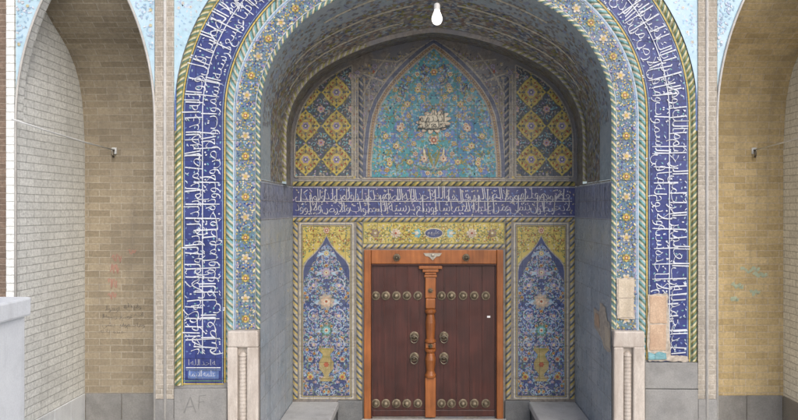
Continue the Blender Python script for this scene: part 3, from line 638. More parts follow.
    65249: [[74,-393,45,-264,26,-148,20,-61,25,-5,42,41,68,77,101,104,140,122,184,134,230,139,278,140,325,135,369,127,370,160,366,193,357,222,345,249,328,270,308,287,285,298,258,301,234,298,211,290,190,276,170,257,150,231,132,201,70,235,97,284,128,321,160,349,194,368,229,378,263,382,310,377,349,361,380,336,405,305,422,269,435,231,442,192,444,155,438,105,424,60,407,29,355,43,306,52,261,57,222,57,187,51,157,40,133,23,116,0,105,-30,102,-66,108,-154,125,-262,151,-373]],
    65250: [[77,-393,41,-243,18,-111,10,-25,16,46,34,110,61,167,96,218,135,261,178,297,221,325,264,346,302,358,334,362,358,359,378,351,397,335,415,308,433,268,453,214,472,164,489,128,507,103,526,88,548,80,572,77,590,74,610,53,609,23,582,-2,562,-5,526,-1,496,9,470,26,448,47,471,66,457,40,441,19,421,2,400,-9,376,-16,352,-18,323,-15,292,-8,261,5,231,24,202,46,175,74,150,106,128,142,115,99,101,56,94,13,92,-25,98,-97,114,-189,135,-287,156,-374],[360,64,390,71,405,92,402,127,380,191,361,237,341,264,320,273,293,268,258,253,220,228,184,193,209,159,239,124,270,97,303,79,333,68]],
    65251: [[0,-5,10,77,36,80,57,89,76,105,94,129,113,162,133,204,162,260,191,301,219,329,248,346,276,355,304,358,337,354,367,341,394,320,418,294,438,264,453,231,462,196,465,162,460,108,444,67,420,36,391,16,357,4,323,0,288,3,244,12,189,33,121,73,160,136,207,110,249,94,285,85,314,82,340,84,360,91,375,101,391,132,393,151,389,180,379,209,363,235,344,257,321,271,298,276,263,266,246,252,228,229,209,196,187,151,164,103,142,66,120,38,98,19,76,7,53,-1]],
    65252: [[0,-5,10,77,35,80,55,89,71,105,87,129,126,204,150,248,175,282,199,310,223,331,245,345,267,355,287,360,306,362,337,358,365,348,390,328,414,299,437,258,461,204,483,156,502,122,522,99,542,86,563,79,588,77,606,74,626,53,624,23,598,-2,578,-5,541,-2,507,8,477,25,452,49,466,70,453,42,437,20,417,3,395,-10,371,-17,346,-19,313,-16,279,-5,245,12,212,35,182,63,156,96,131,56,107,29,83,11,58,1,31,-4],[194,172,212,146,231,123,270,89,290,77,310,69,345,62,375,68,397,87,404,117,395,157,377,202,356,243,344,259,331,272,300,282,269,272,252,259,234,238,214,209]],
    65253: [[30,-1,35,51,49,110,72,176,144,148,127,95,116,48,112,6,119,-42,139,-80,171,-110,213,-131,263,-144,319,-148,381,-144,432,-130,472,-109,504,-83,527,-51,543,-17,551,19,554,54,550,96,539,146,519,206,486,280,561,318,598,239,613,197,625,154,632,110,635,65,633,26,626,-15,613,-55,594,-95,568,-131,536,-164,495,-191,446,-212,387,-226,318,-230,261,-227,208,-217,158,-199,116,-175,80,-143,53,-104,36,-57],[332,398,313,402,297,413,286,428,282,447,286,466,297,482,313,493,332,497,351,493,367,482,377,466,381,447,377,428,367,413,351,402]],
    65254: [[30,-1,33,37,40,79,53,125,72,176,144,148,120,71,114,37,112,6,119,-44,140,-84,172,-113,214,-134,262,-146,316,-150,379,-146,430,-136,471,-118,503,-96,526,-69,542,-40,550,-7,553,26,551,69,547,109,530,186,507,262,588,284,605,223,615,185,621,160,634,128,650,106,669,91,692,83,740,77,758,74,778,53,776,23,750,-2,730,-5,692,-1,660,10,635,26,617,46,604,69,596,92,637,41,631,-9,618,-59,596,-105,565,-147,523,-182,468,-209,398,-226,313,-232,257,-229,205,-218,157,-200,115,-176,79,-143,53,-104,36,-56],[332,398,313,402,297,413,286,428,282,447,286,466,297,482,313,493,332,497,351,493,367,482,377,466,381,447,377,428,367,413,351,402]],
    65255: [[0,-5,10,77,54,79,88,83,113,92,130,108,140,131,143,163,141,190,135,223,114,296,86,373,167,403,192,330,211,249,217,212,219,179,217,141,211,109,200,80,185,57,166,37,142,22,113,10,80,2,43,-3],[128,507,109,511,93,522,82,537,78,556,82,575,93,591,109,602,128,606,147,602,163,591,173,575,177,556,173,537,163,522,147,511]],
    65256: [[0,-5,10,77,48,79,76,85,97,96,113,114,124,140,134,176,156,283,234,268,225,228,217,185,213,147,215,128,222,111,236,97,261,86,299,79,353,77,371,74,391,53,389,23,363,-2,343,-5,285,-2,241,7,209,21,187,42,173,68,164,99,194,97,177,68,160,45,140,27,119,14,95,5,68,-1],[156,386,137,390,121,401,110,416,106,435,110,454,121,470,137,481,156,485,175,481,191,470,201,454,205,435,201,416,191,401,175,390]],
    65257: [[202,0,156,4,114,17,79,39,53,69,36,109,30,158,38,206,63,266,108,332,178,402,197,348,129,409,181,471,231,428,277,383,317,335,348,283,368,229,375,171,373,146,367,119,356,90,340,62,317,38,287,18,249,4],[202,82,233,85,259,94,278,107,293,126,301,149,304,175,302,201,296,228,283,256,262,288,229,322,184,361,228,363,194,330,164,296,140,261,123,227,113,195,109,166,116,129,136,103,165,87]],
    65258: [[486,-5,435,-1,391,11,353,32,325,64,305,108,297,168,281,516,362,516,378,186,384,145,395,116,412,96,435,85,463,79,496,77,514,74,534,53,532,23,506,-2],[335,105,279,91,224,87,172,91,126,103,87,123,56,150,37,183,30,223,35,264,52,302,77,337,111,368,151,395,198,417,249,433,303,443,317,359,270,355,229,346,193,332,164,316,140,297,123,277,113,256,109,236,113,216,125,200,143,188,166,179,192,172,221,170,279,172,327,182]],
    65259: [[385,-8,344,-5,301,4,259,17,219,36,181,59,148,88,119,120,98,156,84,196,79,238,84,281,98,321,120,355,151,383,188,400,231,406,273,400,308,382,336,354,358,319,371,279,375,238,367,183,343,135,304,93,255,58,197,31,134,11,68,-1,0,-5,10,77,61,79,107,85,146,94,180,105,221,125,252,149,275,174,290,201,298,227,301,250,299,271,293,291,282,308,269,323,251,332,231,335,210,332,192,323,176,308,164,290,157,270,154,248,159,208,176,174,200,143,232,118,267,98,306,83,344,74,381,71,411,74,431,83,443,98,447,121,445,140,429,177,410,204,383,237,345,275,293,322,227,375,143,437,190,499,278,433,349,376,404,326,448,282,479,245,502,214,516,186,524,162,529,119,525,87,515,57,496,31,469,10,432,-4]],
    65260: [[307,-217,247,-210,193,-188,147,-152,112,-101,90,-35,82,46,87,124,101,195,123,258,152,312,185,356,221,389,259,409,296,416,327,411,355,397,378,374,396,344,407,307,411,263,408,221,398,179,379,139,350,103,306,73,248,51,313,106,378,92,445,81,517,77,535,74,555,53,554,23,527,-2,507,-5,449,-2,387,6,328,16,415,19,436,-9,450,-40,456,-71,455,-103,447,-133,432,-160,410,-183,382,-202,348,-213],[0,-5,10,77,52,77,92,78,96,4,49,-3],[309,-135,345,-128,361,-120,374,-107,382,-88,385,-65,382,-41,373,-20,355,-1,329,14,292,24,241,27,215,26,185,22,154,15,154,83,190,89,224,99,253,111,279,128,300,150,316,178,326,213,329,254,326,288,321,306,303,331,272,329,252,314,231,290,211,258,192,219,177,173,166,121,163,64,167,5,178,-41,194,-75,215,-101,238,-118,263,-128,287,-133]],
    65261: [[58,-230,40,-148,98,-138,151,-126,197,-108,238,-84,270,-53,294,-13,309,36,314,97,313,127,308,157,301,183,290,207,277,227,262,242,244,252,224,255,202,251,183,238,166,218,154,193,146,166,143,139,145,119,152,103,180,79,203,73,232,71,291,77,318,84,341,93,345,23,319,9,289,-1,256,-6,223,-8,187,-6,156,0,128,10,106,24,88,41,75,63,67,89,64,119,67,157,76,196,91,232,110,266,134,295,163,318,196,332,232,337,270,332,302,317,330,292,352,261,370,224,382,182,390,137,392,91,383,4,355,-70,308,-130,243,-177,159,-210]],
    65262: [[58,-230,40,-148,98,-138,151,-126,197,-108,238,-84,270,-53,294,-13,309,36,314,97,308,159,289,210,260,244,224,255,204,251,185,239,169,220,156,196,147,168,144,137,152,108,176,90,215,80,271,77,482,77,500,74,520,53,519,23,492,-2,472,-5,233,-5,190,-2,150,8,115,25,88,49,70,80,64,121,67,162,77,202,92,238,113,271,137,298,166,319,197,332,232,337,275,330,314,310,346,276,371,229,387,167,392,91,383,4,355,-70,308,-130,243,-177,159,-210]],
    65265: [[30,-1,35,51,49,110,72,176,144,148,127,95,116,48,112,6,116,-31,128,-62,148,-89,175,-111,208,-128,245,-140,287,-147,331,-150,399,-146,457,-135,507,-117,547,-95,578,-71,601,-45,614,-21,618,1,601,26,557,47,500,69,443,96,419,114,399,135,386,159,382,188,387,229,403,270,427,308,459,344,496,375,538,399,583,414,629,419,668,416,701,408,727,396,744,386,711,315,673,330,652,335,629,337,600,334,571,325,542,311,516,293,494,272,477,249,466,225,462,201,480,170,500,157,525,144,585,120,644,93,669,77,690,59,703,38,707,14,701,-24,682,-66,651,-108,608,-147,554,-181,489,-208,413,-226,326,-232,265,-229,210,-218,159,-200,116,-176,80,-143,53,-104,36,-56],[428,-421,409,-417,393,-407,382,-391,378,-372,382,-353,393,-337,409,-326,428,-322,447,-326,463,-337,473,-353,477,-372,473,-391,463,-407,447,-417],[291,-421,272,-417,256,-407,245,-391,241,-372,245,-353,256,-337,272,-326,291,-322,310,-326,326,-337,336,-353,340,-372,336,-391,326,-407,310,-417]],
    65266: [[30,-1,35,51,49,110,72,176,144,148,127,95,116,48,112,6,117,-33,131,-66,153,-92,182,-114,217,-131,258,-142,301,-149,348,-151,404,-149,457,-141,504,-129,546,-113,580,-93,606,-71,623,-46,628,-20,618,4,588,25,540,45,476,64,495,147,587,114,657,92,709,81,746,77,764,74,784,53,782,23,756,-2,736,-5,712,-5,703,-34,697,-71,678,-106,646,-139,603,-170,549,-195,485,-215,410,-228,326,-232,250,-226,180,-207,119,-175,71,-130,40,-72],[398,-421,379,-417,363,-407,352,-391,348,-372,352,-353,363,-337,379,-326,398,-322,417,-326,433,-337,443,-353,447,-372,443,-391,433,-407,417,-417],[261,-421,242,-417,226,-407,215,-391,211,-372,215,-353,226,-337,242,-326,261,-322,280,-326,296,-337,306,-353,310,-372,306,-391,296,-407,280,-417]],
    65267: [[0,-5,10,77,102,82,130,90,149,105,160,128,163,163,161,190,155,223,134,296,106,373,187,403,212,330,231,249,237,212,239,179,236,133,226,94,208,62,183,37,150,18,109,5,59,-2],[185,-194,166,-190,150,-180,139,-164,135,-145,139,-126,150,-110,166,-99,185,-95,204,-99,220,-110,230,-126,234,-145,230,-164,220,-180,204,-190],[48,-194,29,-190,13,-180,2,-164,-2,-145,2,-126,13,-110,29,-99,48,-95,67,-99,83,-110,93,-126,97,-145,93,-164,83,-180,67,-190]],
    65268: [[0,-5,10,77,55,79,88,85,113,96,131,114,144,140,154,176,176,283,254,268,245,228,237,185,233,147,235,119,250,97,268,89,294,83,332,78,383,77,401,74,421,53,419,23,393,-2,373,-5,318,-3,276,2,244,10,222,21,206,36,196,54,184,99,214,97,197,68,180,45,160,27,137,14,111,5,80,-1],[252,-194,233,-190,217,-180,206,-164,202,-145,206,-126,217,-110,233,-99,252,-95,271,-99,287,-110,297,-126,301,-145,297,-164,287,-180,271,-190],[115,-194,96,-190,80,-180,69,-164,65,-145,69,-126,80,-110,96,-99,115,-95,134,-99,150,-110,160,-126,164,-145,160,-164,150,-180,134,-190]],
    65275: [[393,536,390,589,383,651,375,704,461,714,468,662,473,597,475,544,473,497,469,451,460,406,448,362,432,319,411,277,399,255,368,209,330,165,286,122,234,82,360,82,390,84,412,91,427,100,441,127,435,173,411,211,372,253,321,301,192,405,40,517,87,583,250,460,371,360,417,316,454,275,482,238,502,203,513,168,517,135,515,113,510,90,499,67,484,46,461,27,432,13,393,3,345,0,115,0,115,81,207,154,279,225,331,297,366,371,386,450]],
}
VERSES = [[65250,65268,65224,65228,65247,65165,32,65266,65248,65228,65247,65165,32,65262,65259,65261,32,65166,65252,65260,65224,65236,65187,32,65257,65193,65261,65158,65267,32,65275,65261,32,65213,65197,65275,65165,65261,32,65173,65165,65262,65252,65204,65247,65165,32,65258,65268,65203,65198,65243,32,65226,65203,65261,32,65152,65166,65207,32,65166,65252,65169,32,65275,65165,32,65258,65252,65248,65227,32,65254,65251,32,65152,65266,65208,65169,32,65253,65262,65220,65268,65188,65267,32,65275,65261,32,65250,65260,65236,65248,65191,32,65166,65251,65261,32,65250,65260,65267,65194,65267,65165,32,65254,65268,65169,32,65166,65251,32,65250,65248,65228,65267,32,65258,65255,65195,65166,65169,32,65275,65165,32,65257,65194,65256,65227,32,65226,65236,65208,65267,32,65265,65196,65247,65165,32,65165,65195,32,65254,65251,32,65213,65197,65275,65165,32,65266,65235,32,65166,65251,65261,32,65173,65165,65262,65252,65204,65247,65165,32,65266,65235,32,65166,65251,32,65258,65247,32,65249,65262,65255,32,65275,65261,32,65172,65256,65203,32,65257,65196,65191,65166,65175,32,65275,32,65249,65262,65268,65240,65247,65165,32,65266,65188,65247,65165,32,65262,65259,32,65275,65165,32,65258,65247,65165,32,65275,32,65258,65248,65247,65165,32,65250,65268,65187,65198,65247,65165,32,65254,65252,65187,65198,65247,65165,32,65258,65248,65247,65165,32,65250,65204,65169],[65194,65187,65165,32,65165,65262,65236,65243,32,65258,65247,32,65254,65244,65267,32,65250,65247,65261,32,65194,65247,65262,65267,32,65250,65247,65261,32,65194,65248,65267,32,65250,65247,32,65194,65252,65212,65247,65165,32,65258,65248,65247,65165,32,65194,65187,65165,32,65258,65248,65247,65165,32,65262,65259,32,65246,65239,32,65254,65268,65247,65166,65216,65247,65165,32,65275,65261,32,65250,65260,65268,65248,65227,32,65167,65262,65216,65232,65252,65247,65165,32,65198,65268,65231,32,65250,65260,65268,65248,65227,32,65174,65252,65228,65255,65165,32,65254,65267,65196,65247,65165,32,65217,65165,65198,65211,32,65250,65268,65240,65176,65204,65252,65247,65165,32,65217,65165,65198,65212,65247,65165,32,65166,65255,65194,65259,65165,32,65254,65268,65228,65176,65204,65255,32,65241,65166,65267,65165,65261,32,65194,65170,65228,65255,32,65241,65166,65267,65165,32,65254,65267,65194,65247,65165,32,65249,65262,65267,32,65242,65247,65166,65251,32,65250,65268,65187,65198,65247,65165,32,65254,65252,65187,65198,65247,65165,32,65254,65268,65252,65247,65166,65228,65247,65165,32,65167,65197,32,65258,65248,65247,32,65194,65252,65188,65247,65165]]
def decode(cs):
    return [[(q[i] / 1000, q[i + 1] / 1000) for i in range(0, len(q), 2)] for q in cs]

GCACHE = {}
def glyph(code):
    if code not in GCACHE:
        cs = decode(GLYPHS[code])
        thin = []
        for c in cs:                       # slim the outline, more so across the pen's slant
            o = []
            for i, p in enumerate(c):
                a, q = c[i - 1], c[(i + 1) % len(c)]
                dx, dy = q[0] - a[0], q[1] - a[1]; l = hypot(dx, dy) or 1
                nx, ny = dy / l, -dx / l
                k = -.006 + .036 * abs(nx * cos(1.15) + ny * sin(1.15))
                if len(c) < 18: k *= .2
                o.append((p[0] + nx * k, p[1] + ny * k))
            thin.append(o)
        cs = thin
        pts = [p for c in cs for p in c]
        edges = []; k = 0
        for c in cs:
            edges += [(k + i, k + (i + 1) % len(c)) for i in range(len(c))]; k += len(c)
        ov, oe, of, _, _, _ = delaunay_2d_cdt([Vector(p) for p in pts], edges, [], 0, 1e-5)
        def winding(x, y):
            w = 0
            for c in cs:
                for a, q in zip(c, c[1:] + c[:1]):
                    if (a[1] <= y) != (q[1] <= y):
                        xi = a[0] + (y - a[1]) / (q[1] - a[1]) * (q[0] - a[0])
                        if xi > x: w += 1 if q[1] > a[1] else -1
            return w
        tr = [t for t in of if winding(sum(ov[i][0] for i in t) / 3, sum(ov[i][1] for i in t) / 3) != 0]
        GCACHE[code] = ([(v[0], v[1]) for v in ov], tr, max(p[0] for p in pts))
    return GCACHE[code]

def write_line(inl, codes, u0, u1, base, em, mat, layer, sx=.8, tall=1.0, ok=None, gap=.12, hand=None):
    """sets a run of joined letters from u0 until u1 is reached; with hand (a random source) words sit unevenly, as brush lettering does"""
    u = u0; n = 0; dy = 0.0; sh = 0.0; k = 1.0
    for c in codes:
        if c == 32:
            u += gap * em * sx; n += 1
            if hand: dy = hand.uniform(-.13, .10) * em; sh = hand.uniform(-.16, .06); k = hand.uniform(.9, 1.12)
            continue
        pts, tr, adv = glyph(c)
        if u + adv * em * sx > u1: break
        P = []
        for x, y in pts:
            if y > .34: y = .34 + (y - .34) * tall
            uu = u + x * em * sx
            yy = y * em * k
            if hand:
                uu += sh * yy
                yy += dy * min(1, .4 + abs(y)) + .035 * em * sin(uu * 17) + .02 * em * sin(uu * 41 + 1)
            P.append((uu, base + yy))
        if ok is None or all(ok(p) for p in P): inl.tris(P, tr, mat, layer)
        u += (adv + (.03 if c in (0xFE8D, 0xFE8E) else 0)) * em * sx; n += 1
    return n

def two_tier(inl, u0, u1, v0, v1, rnd, mat, start=(0, 0), layer=2, ok=None, midline=True):
    """dense band inscription: two rows of letters, a long level stroke between them and tall uprights crossing both"""
    H = v1 - v0
    em = H * .52
    for row, base in ((0, v0 + H * .15), (1, v0 + H * .585)):
        txt = VERSES[row][start[row]:] + [32] + VERSES[row] + [32] + VERSES[row] + [32] + VERSES[row]
        write_line(inl, txt, u0 + .01, u1 - .01, base, em, mat, layer + row, .76, 1.22, ok, .0, rnd)
    if midline: inl.rect(u0 + .02, u1 - .02, v0 + H * .505, v0 + H * .505 + H * .024, mat, layer + 2, .05)
    u = u0 + .08
    while u < u1 - .05:
        k = rnd.random()
        a, b2 = ((.06, .97) if k < .35 else (.5, .98) if k < .7 else (.1, .75))
        lean = rnd.uniform(-.05, .05) * H; w = H * rnd.uniform(.024, .034)
        P = [(u + lean * t, v0 + H * (a + (b2 - a) * t)) for t in (0, .25, .5, .75, 1)]
        if ok is None or all(ok(p) for p in P): inl.stroke(P, [w * .7, w, w, w * 1.1, w * 1.25], mat, layer + 3)
        if k > .9:      # a sweeping return stroke
            Q = [(u + .02 + .11 * t, v0 + H * (.52 + .28 * sin(pi * t * .9))) for t in (0, .2, .4, .6, .8, 1)]
            if ok is None or all(ok(p) for p in Q): inl.stroke(Q, [w * .5, w, w * 1.1, w, w * .8, w * .4], mat, layer + 4)
        for q in range(3):      # small vowel marks
            d = (u + rnd.uniform(-.05, .05), v0 + H * rnd.choice((.05, .40, .47, .56, .90, .95)))
            a_ = rnd.choice((.5, .7, 2.4)); l_ = H * rnd.uniform(.05, .085)
            P = [(d[0] + l_ * (t - .5) * cos(a_), d[1] + l_ * (t - .5) * sin(a_) + .01 * t * (1 - t)) for t in (0, .5, 1)]
            if ok is None or all(ok(p) for p in P): inl.stroke(P, [H * .012, H * .024, H * .014], mat, layer + 5)
        if rnd.random() < .5:
            d = (u + rnd.uniform(.02, .05), v0 + H * rnd.choice((.44, .93, .07)))
            s = H * .028
            if ok is None or ok(d): inl.poly([(d[0] - s, d[1]), (d[0], d[1] - s), (d[0] + s, d[1]), (d[0], d[1] + s)], mat, layer + 5)
        u += rnd.uniform(.07, .17)

# ------------------------------------------------------------------ the setting
g = MB()
g.face([(-60, -60, 0), (60, -60, 0), (60, 1.9, 0), (-60, 1.9, 0)], 'paving')
tag(g.build('ground'), 'pale stone paving of the courtyard', kind='structure')

# ------------------------------------------------------------------ tiled portal: dimensions
YB = 1.71                     # back wall of the recess
YR = 1.06                     # inner arch ring
FRONT = Arch(1.765, 3.655, 1.25, 60, 3.2)
INNER = Arch(1.765, 3.55, 1.0, 60, 3.0, 2.99)
portal = empty('tiled_portal', (0, 0, 0), 'tall arched entrance portal covered in blue and yellow glazed tiles around the wooden door', 'portal')

def band_map(arch, dm, y):
    def f(u, v, h):
        x, z = arch.at(u, v, dm)
        return (x, y - h, z)
    return f
def front_map(y, u0=0.0):
    return lambda u, v, h: (u, y - h, v)

# core of the portal front: everything between the opening and the pilasters, up to the parapet
core = MB()
TOP = 6.6
pts = FRONT.P
for a, b2 in zip(pts, pts[1:]):
    oa = (a[0] + a[2] * .89, a[1] + a[3] * .89); ob = (b2[0] + b2[2] * .89, b2[1] + b2[3] * .89)
    core.face([(a[0], .03, a[1]), (b2[0], .03, b2[1]), (ob[0], .03, ob[1]), (oa[0], .03, oa[1])], 'grey_stone')
core.box(-2.9, 2.9, .35, 2.2, 5.30, TOP, 'grey_stone')
core.build('wall', portal)

# spandrels over the outer border
for sgn in (-1, 1):
    sp = Inlay(front_map(.016)); pr = []
    D = .875
    for p in FRONT.P:
        x, z = p[0] + p[2] * D, p[1] + p[3] * D
        if x * sgn >= -1e-6 and z > 3.6: pr.append((x, z))
    h = .004
    i0 = len(sp.v); sp.mats.append('pale_turquoise')
    for x, z in pr:
        sp.v += [sp.f(x, z, h), sp.f(x, TOP, h)]; sp.uv += [(x, z), (x, TOP)]
    for i in range(len(pr) - 1):
        sp.faces.append((2 * i, 2 * i + 2, 2 * i + 3, 2 * i + 1)); sp.m.append(0)
    rnd = random.Random(4)
    def inside(p, s=sgn):
        if not (.02 < p[0] * s < 2.60): return False
        x, z = abs(p[0]), p[1]
        best = min(hypot(x + q[0] + q[2] * D, z - q[1] - q[3] * D) if False else hypot(x - abs(q[0] + q[2] * D), z - (q[1] + q[3] * D)) for q in FRONT.P[60:140:2]) if len(FRONT.P) > 140 else .2
        out = hypot(x - .515, z - 3.655) > 1.25 + D + .05 if z > 3.655 else x > 2.68
        return out and z < 6.3
    for p in poisson(rnd, 1.2 * sgn if sgn > 0 else -2.6, 2.6 if sgn > 0 else 1.2 * sgn, 3.9, 6.0, .034, 9000, inside):
        a = rnd.uniform(0, 2 * pi)
        k = rnd.random()
        if k < .3: vine(sp, spiral(p, .06, a, .7, rnd.choice((-1, 1)), 8), .010, 'pale_blue', 1, rnd, ['pale_blue', 'white_glaze', 'pale_lilac'], .03, 2)
        elif k < .85: sp.leaf(p, a, .035, .018, rnd.choice(['pale_blue', 'white_glaze', 'pale_lilac', 'pale_blue']), 3)
        else: sp.blob(p, .02, 'white_glaze', 4, 5, .3); sp.blob(p, .008, 'pale_yellow', 5, n=6)
    # blue edging line beside the pilaster
    sp.rect(2.615 * sgn, 2.635 * sgn, 3.5, TOP, 'mid_blue', 2)
    sp.build('spandrel', portal)

def leg(arch, dm, z, right=False):       # distance along the band at height z
    return arch.length(dm) - (z - arch.zlow) if right else z - arch.zlow

# ---- borders and bands of the front
def rope_part(name, d0, d1, zl, zr, mats, pitch, arch=FRONT, y=.024, slant=1.0, lines=()):
    dm = (d0 + d1) / 2
    il = Inlay(band_map(arch, dm, y))
    a, b2 = leg(arch, dm, zl), leg(arch, dm, zr, True)
    rope(il, a, b2, d0, d1, mats, pitch, 1, slant)
    for l0, l1, mt in lines:
        n = 2
        il.rect(a, b2, l0, l1, mt, 2, .05)
    return il.build(name, portal)
rope_part('inner_cord_border', .002, .052, 1.50, 1.50, ['pale_yellow', 'green', 'flower_ground'], .024)
rope_part('middle_cord_border', .283, .35, .96, 1.19, ['turquoise', 'green', 'cream'], .025,
          lines=((.257, .262, 'mid_blue'), (.262, .276, 'sky_blue'), (.276, .281, 'white_glaze'), (.352, .357, 'black_glaze'), (.357, .371, 'yellow'), (.371, .378, 'black_glaze')))
rope_part('outer_cord_border', .808, .868, .93, 1.17, ['olive', 'green', 'pale_yellow'], .024, slant=-1.0,
          lines=((.782, .786, 'black_glaze'), (.786, .800, 'yellow'), (.800, .807, 'green')))

# ---- the great inscription band
DM = .58
LB = FRONT.length(DM)
il = Inlay(band_map(FRONT, DM, .024))
ua, ub = leg(FRONT, DM, .94), leg(FRONT, DM, 1.17, True)
il.rect(ua, ub, .378, .782, 'cobalt', 0, .05, .14)
for v in (.386, .770): il.rect(ua, ub, v, v + .005, 'sky_blue', 1, .05)
for u in (ua, ua + .03): il.rect(u, u + .012, .378, .782, 'yellow' if u == ua else 'green', 2)
il.rect(ub - .03, ub - .02, .378, .782, 'sky_blue', 2)
# a scatter of small turquoise leaves and scrolls between the letters
rnd = random.Random(11)
for p in poisson(rnd, ua + .3, ub - .1, .40, .765, .052, 5200):
    il.leaf(p, rnd.uniform(0, 2 * pi), .03, .015, rnd.choice(['mid_blue', 'mid_blue', 'turquoise', 'sky_blue']), 1)
inscr = il.build('inscription_band', portal)
rnd = random.Random(5)
lt = Inlay(band_map(FRONT, DM, .024), base=.004)
two_tier(lt, ua + .29, ub - .05, .392, .770, rnd, 'white_glaze', (0, 0))
# small signature lines in the foot of the left leg (they read level)
sg = lambda u, v, h: (u, .024 - h, v)
lt.f = sg
write_line(lt, VERSES[1][40:], -2.50, -2.20, 1.135, .085, 'faint_white', 2, .9)
lt.rect(-2.52, -2.17, 1.105, 1.115, 'white_glaze', 2)
lt.rect(-2.52, -2.17, 1.085, 1.090, 'sky_blue', 2)
lt.rect(-2.50, -2.19, .995, 1.075, 'mid_blue', 1)
write_line(lt, VERSES[0][60:], -2.495, -2.19, 1.022, .085, 'white_glaze', 3, .75)
lt.build('lettering', inscr)

# patch of bare blocks where the right foot of the band has lost its tiles
def ragged(P, rj, n=6, k=.012):
    out = []
    for a_, b_ in zip(P, P[1:] + P[:1]):
        for q in range(n):
            t = q / n; out.append((a_[0] + (b_[0] - a_[0]) * t + rj.uniform(-k, k), a_[1] + (b_[1] - a_[1]) * t + rj.uniform(-k, k)))
    return out
def rough_slab(mb, P, y0, y1, mat, rj, n=5, k=.003):
    """a broken slab: ragged outline, real thickness, uneven face"""
    R = ragged(P, rj, n, k)
    cx_ = sum(p[0] for p in R) / len(R); cz_ = sum(p[1] for p in R) / len(R)
    inner = [(cx_ + (x - cx_) * .93, cz_ + (z - cz_) * .95) for x, z in R]
    L = len(R)
    yy = [y0 + rj.uniform(0, .004) for _ in R]
    for i in range(L):
        q = (i + 1) % L
        mb.face([(R[i][0], y1, R[i][1]), (R[q][0], y1, R[q][1]), (R[q][0], y0 + .008, R[q][1]), (R[i][0], y0 + .008, R[i][1])], mat)
        mb.face([(R[i][0], y0 + .008, R[i][1]), (R[q][0], y0 + .008, R[q][1]), (inner[q][0], yy[q], inner[q][1]), (inner[i][0], yy[i], inner[i][1])], mat)
        mb.face([(inner[i][0], yy[i], inner[i][1]), (inner[q][0], yy[q], inner[q][1]), (cx_, y0 + .002, cz_)], mat)
rj = random.Random(2)
def quad(x0, x1, z0, z1): return [(x0, z0), (x1, z0), (x1, z1), (x0, z1)]
bed = Inlay(front_map(.006))
bed.poly(ragged([(2.128, 1.18), (2.34, 1.18), (2.54, 1.172), (2.53, 1.225), (2.36, 1.24), (2.345, 1.55), (2.335, 1.86), (2.135, 1.85)], rj, 8, .006), 'bare_mortar', 1, concave=True)
bed.build('mortar_bed', portal)
bed = Inlay(front_map(.006))
bed.poly(ragged(quad(1.822, 1.998, 1.605, 2.02), rj, 8, .006), 'bare_mortar', 1, concave=True)
bed.build('mortar_bed', portal)
pb = MB()
rough_slab(pb, quad(2.150, 2.322, 1.560, 1.835), -.004, .006, 'pink_block', rj)
tag(pb.build('repair_block', portal), 'upper bare pinkish block where the inscription has lost its tiles')
pb = MB()
rough_slab(pb, quad(2.147, 2.318, 1.285, 1.548), -.002, .006, 'pink_block', rj)
tag(pb.build('repair_block', portal), 'lower bare pinkish block where the inscription has lost its tiles')
pb = MB()
rough_slab(pb, [(2.135, 1.19), (2.32, 1.195), (2.318, 1.255), (2.24, 1.275), (2.20, 1.25), (2.14, 1.27)], -.006, .006, 'turquoise', rj, 3)
pb.build('repair_strip', portal)
pb = MB()
rough_slab(pb, quad(1.832, 1.990, 1.815, 2.005), -.002, .006, 'cream_block', rj)
tag(pb.build('repair_block', portal), 'upper bare cream block in the flower band')
pb = MB()
rough_slab(pb, quad(1.835, 1.985, 1.615, 1.806), -.004, .006, 'cream_block', rj)
tag(pb.build('repair_block', portal), 'lower bare cream block in the flower band')

# ---- flower band
DF = .155
il = Inlay(band_map(FRONT, DF, .024))
fa, fb = leg(FRONT, DF, 1.50), leg(FRONT, DF, 1.50, True)
il.rect(fa, fb, .053, .257, 'flower_ground', 0, .05, .1)
for v in (.055, .252): il.rect(fa, fb, v, v + .005, 'white_glaze', 1, .05)
rnd = random.Random(21)
n = int((fb - fa) / .205); st = (fb - fa) / n
cent = [(fa + st * (i + .5), .155) for i in range(n)]
for i, (u, v) in enumerate(cent):
    for sd in (-1, 1):
        vine(il, spiral((u + st * .5, v + sd * .048), .046, -sd * pi / 2, .95, sd, 10), .008, 'mid_blue', 1, rnd, ['mid_blue', 'cobalt', 'sky_blue', 'green'], .032, 2)
        il.leaf((u + st * .28, v + sd * .075), sd * .6, .04, .02, 'pale_yellow', 3)
        il.leaf((u - st * .28, v + sd * .075), pi - sd * .6, .04, .02, 'lilac', 3)
    if i % 2 == 0:
        for k in range(4):
            il.leaf((u, v), k * pi / 2 + pi / 4, .054, .030, 'olive', 4)
        il.blob((u, v), .042, 'yellow', 5, 4, .5, 0)
        il.blob((u, v), .022, 'rust', 6, 4, .3, .7); il.blob((u, v), .010, 'pale_yellow', 7)
    else:
        il.blob((u, v), .048, 'cream', 4, 5, .5, .3 + i)
        il.blob((u, v), .029, 'peach', 5, 5, .35, .9 + i); il.blob((u, v), .016, 'yellow', 6)
for p in poisson(rnd, fa, fb, .065, .245, .017, 22000, lambda p: all(abs(p[0] - c[0]) > .05 or abs(p[1] - c[1]) > .05 for c in cent[max(0, int((p[0] - fa) / st) - 1):int((p[0] - fa) / st) + 2])):
    if rnd.random() < .7: il.leaf(p, rnd.uniform(0, 2 * pi), .024, .013, rnd.choice(['cobalt', 'mid_blue', 'turquoise', 'green', 'sky_blue', 'pale_yellow', 'mid_blue', 'lilac', 'cobalt', 'olive', 'yellow']), 2)
    else: il.blob(p, .009, rnd.choice(['pale_yellow', 'olive', 'peach', 'yellow', 'gold']), 3, n=6)
il.build('flower_band', portal)

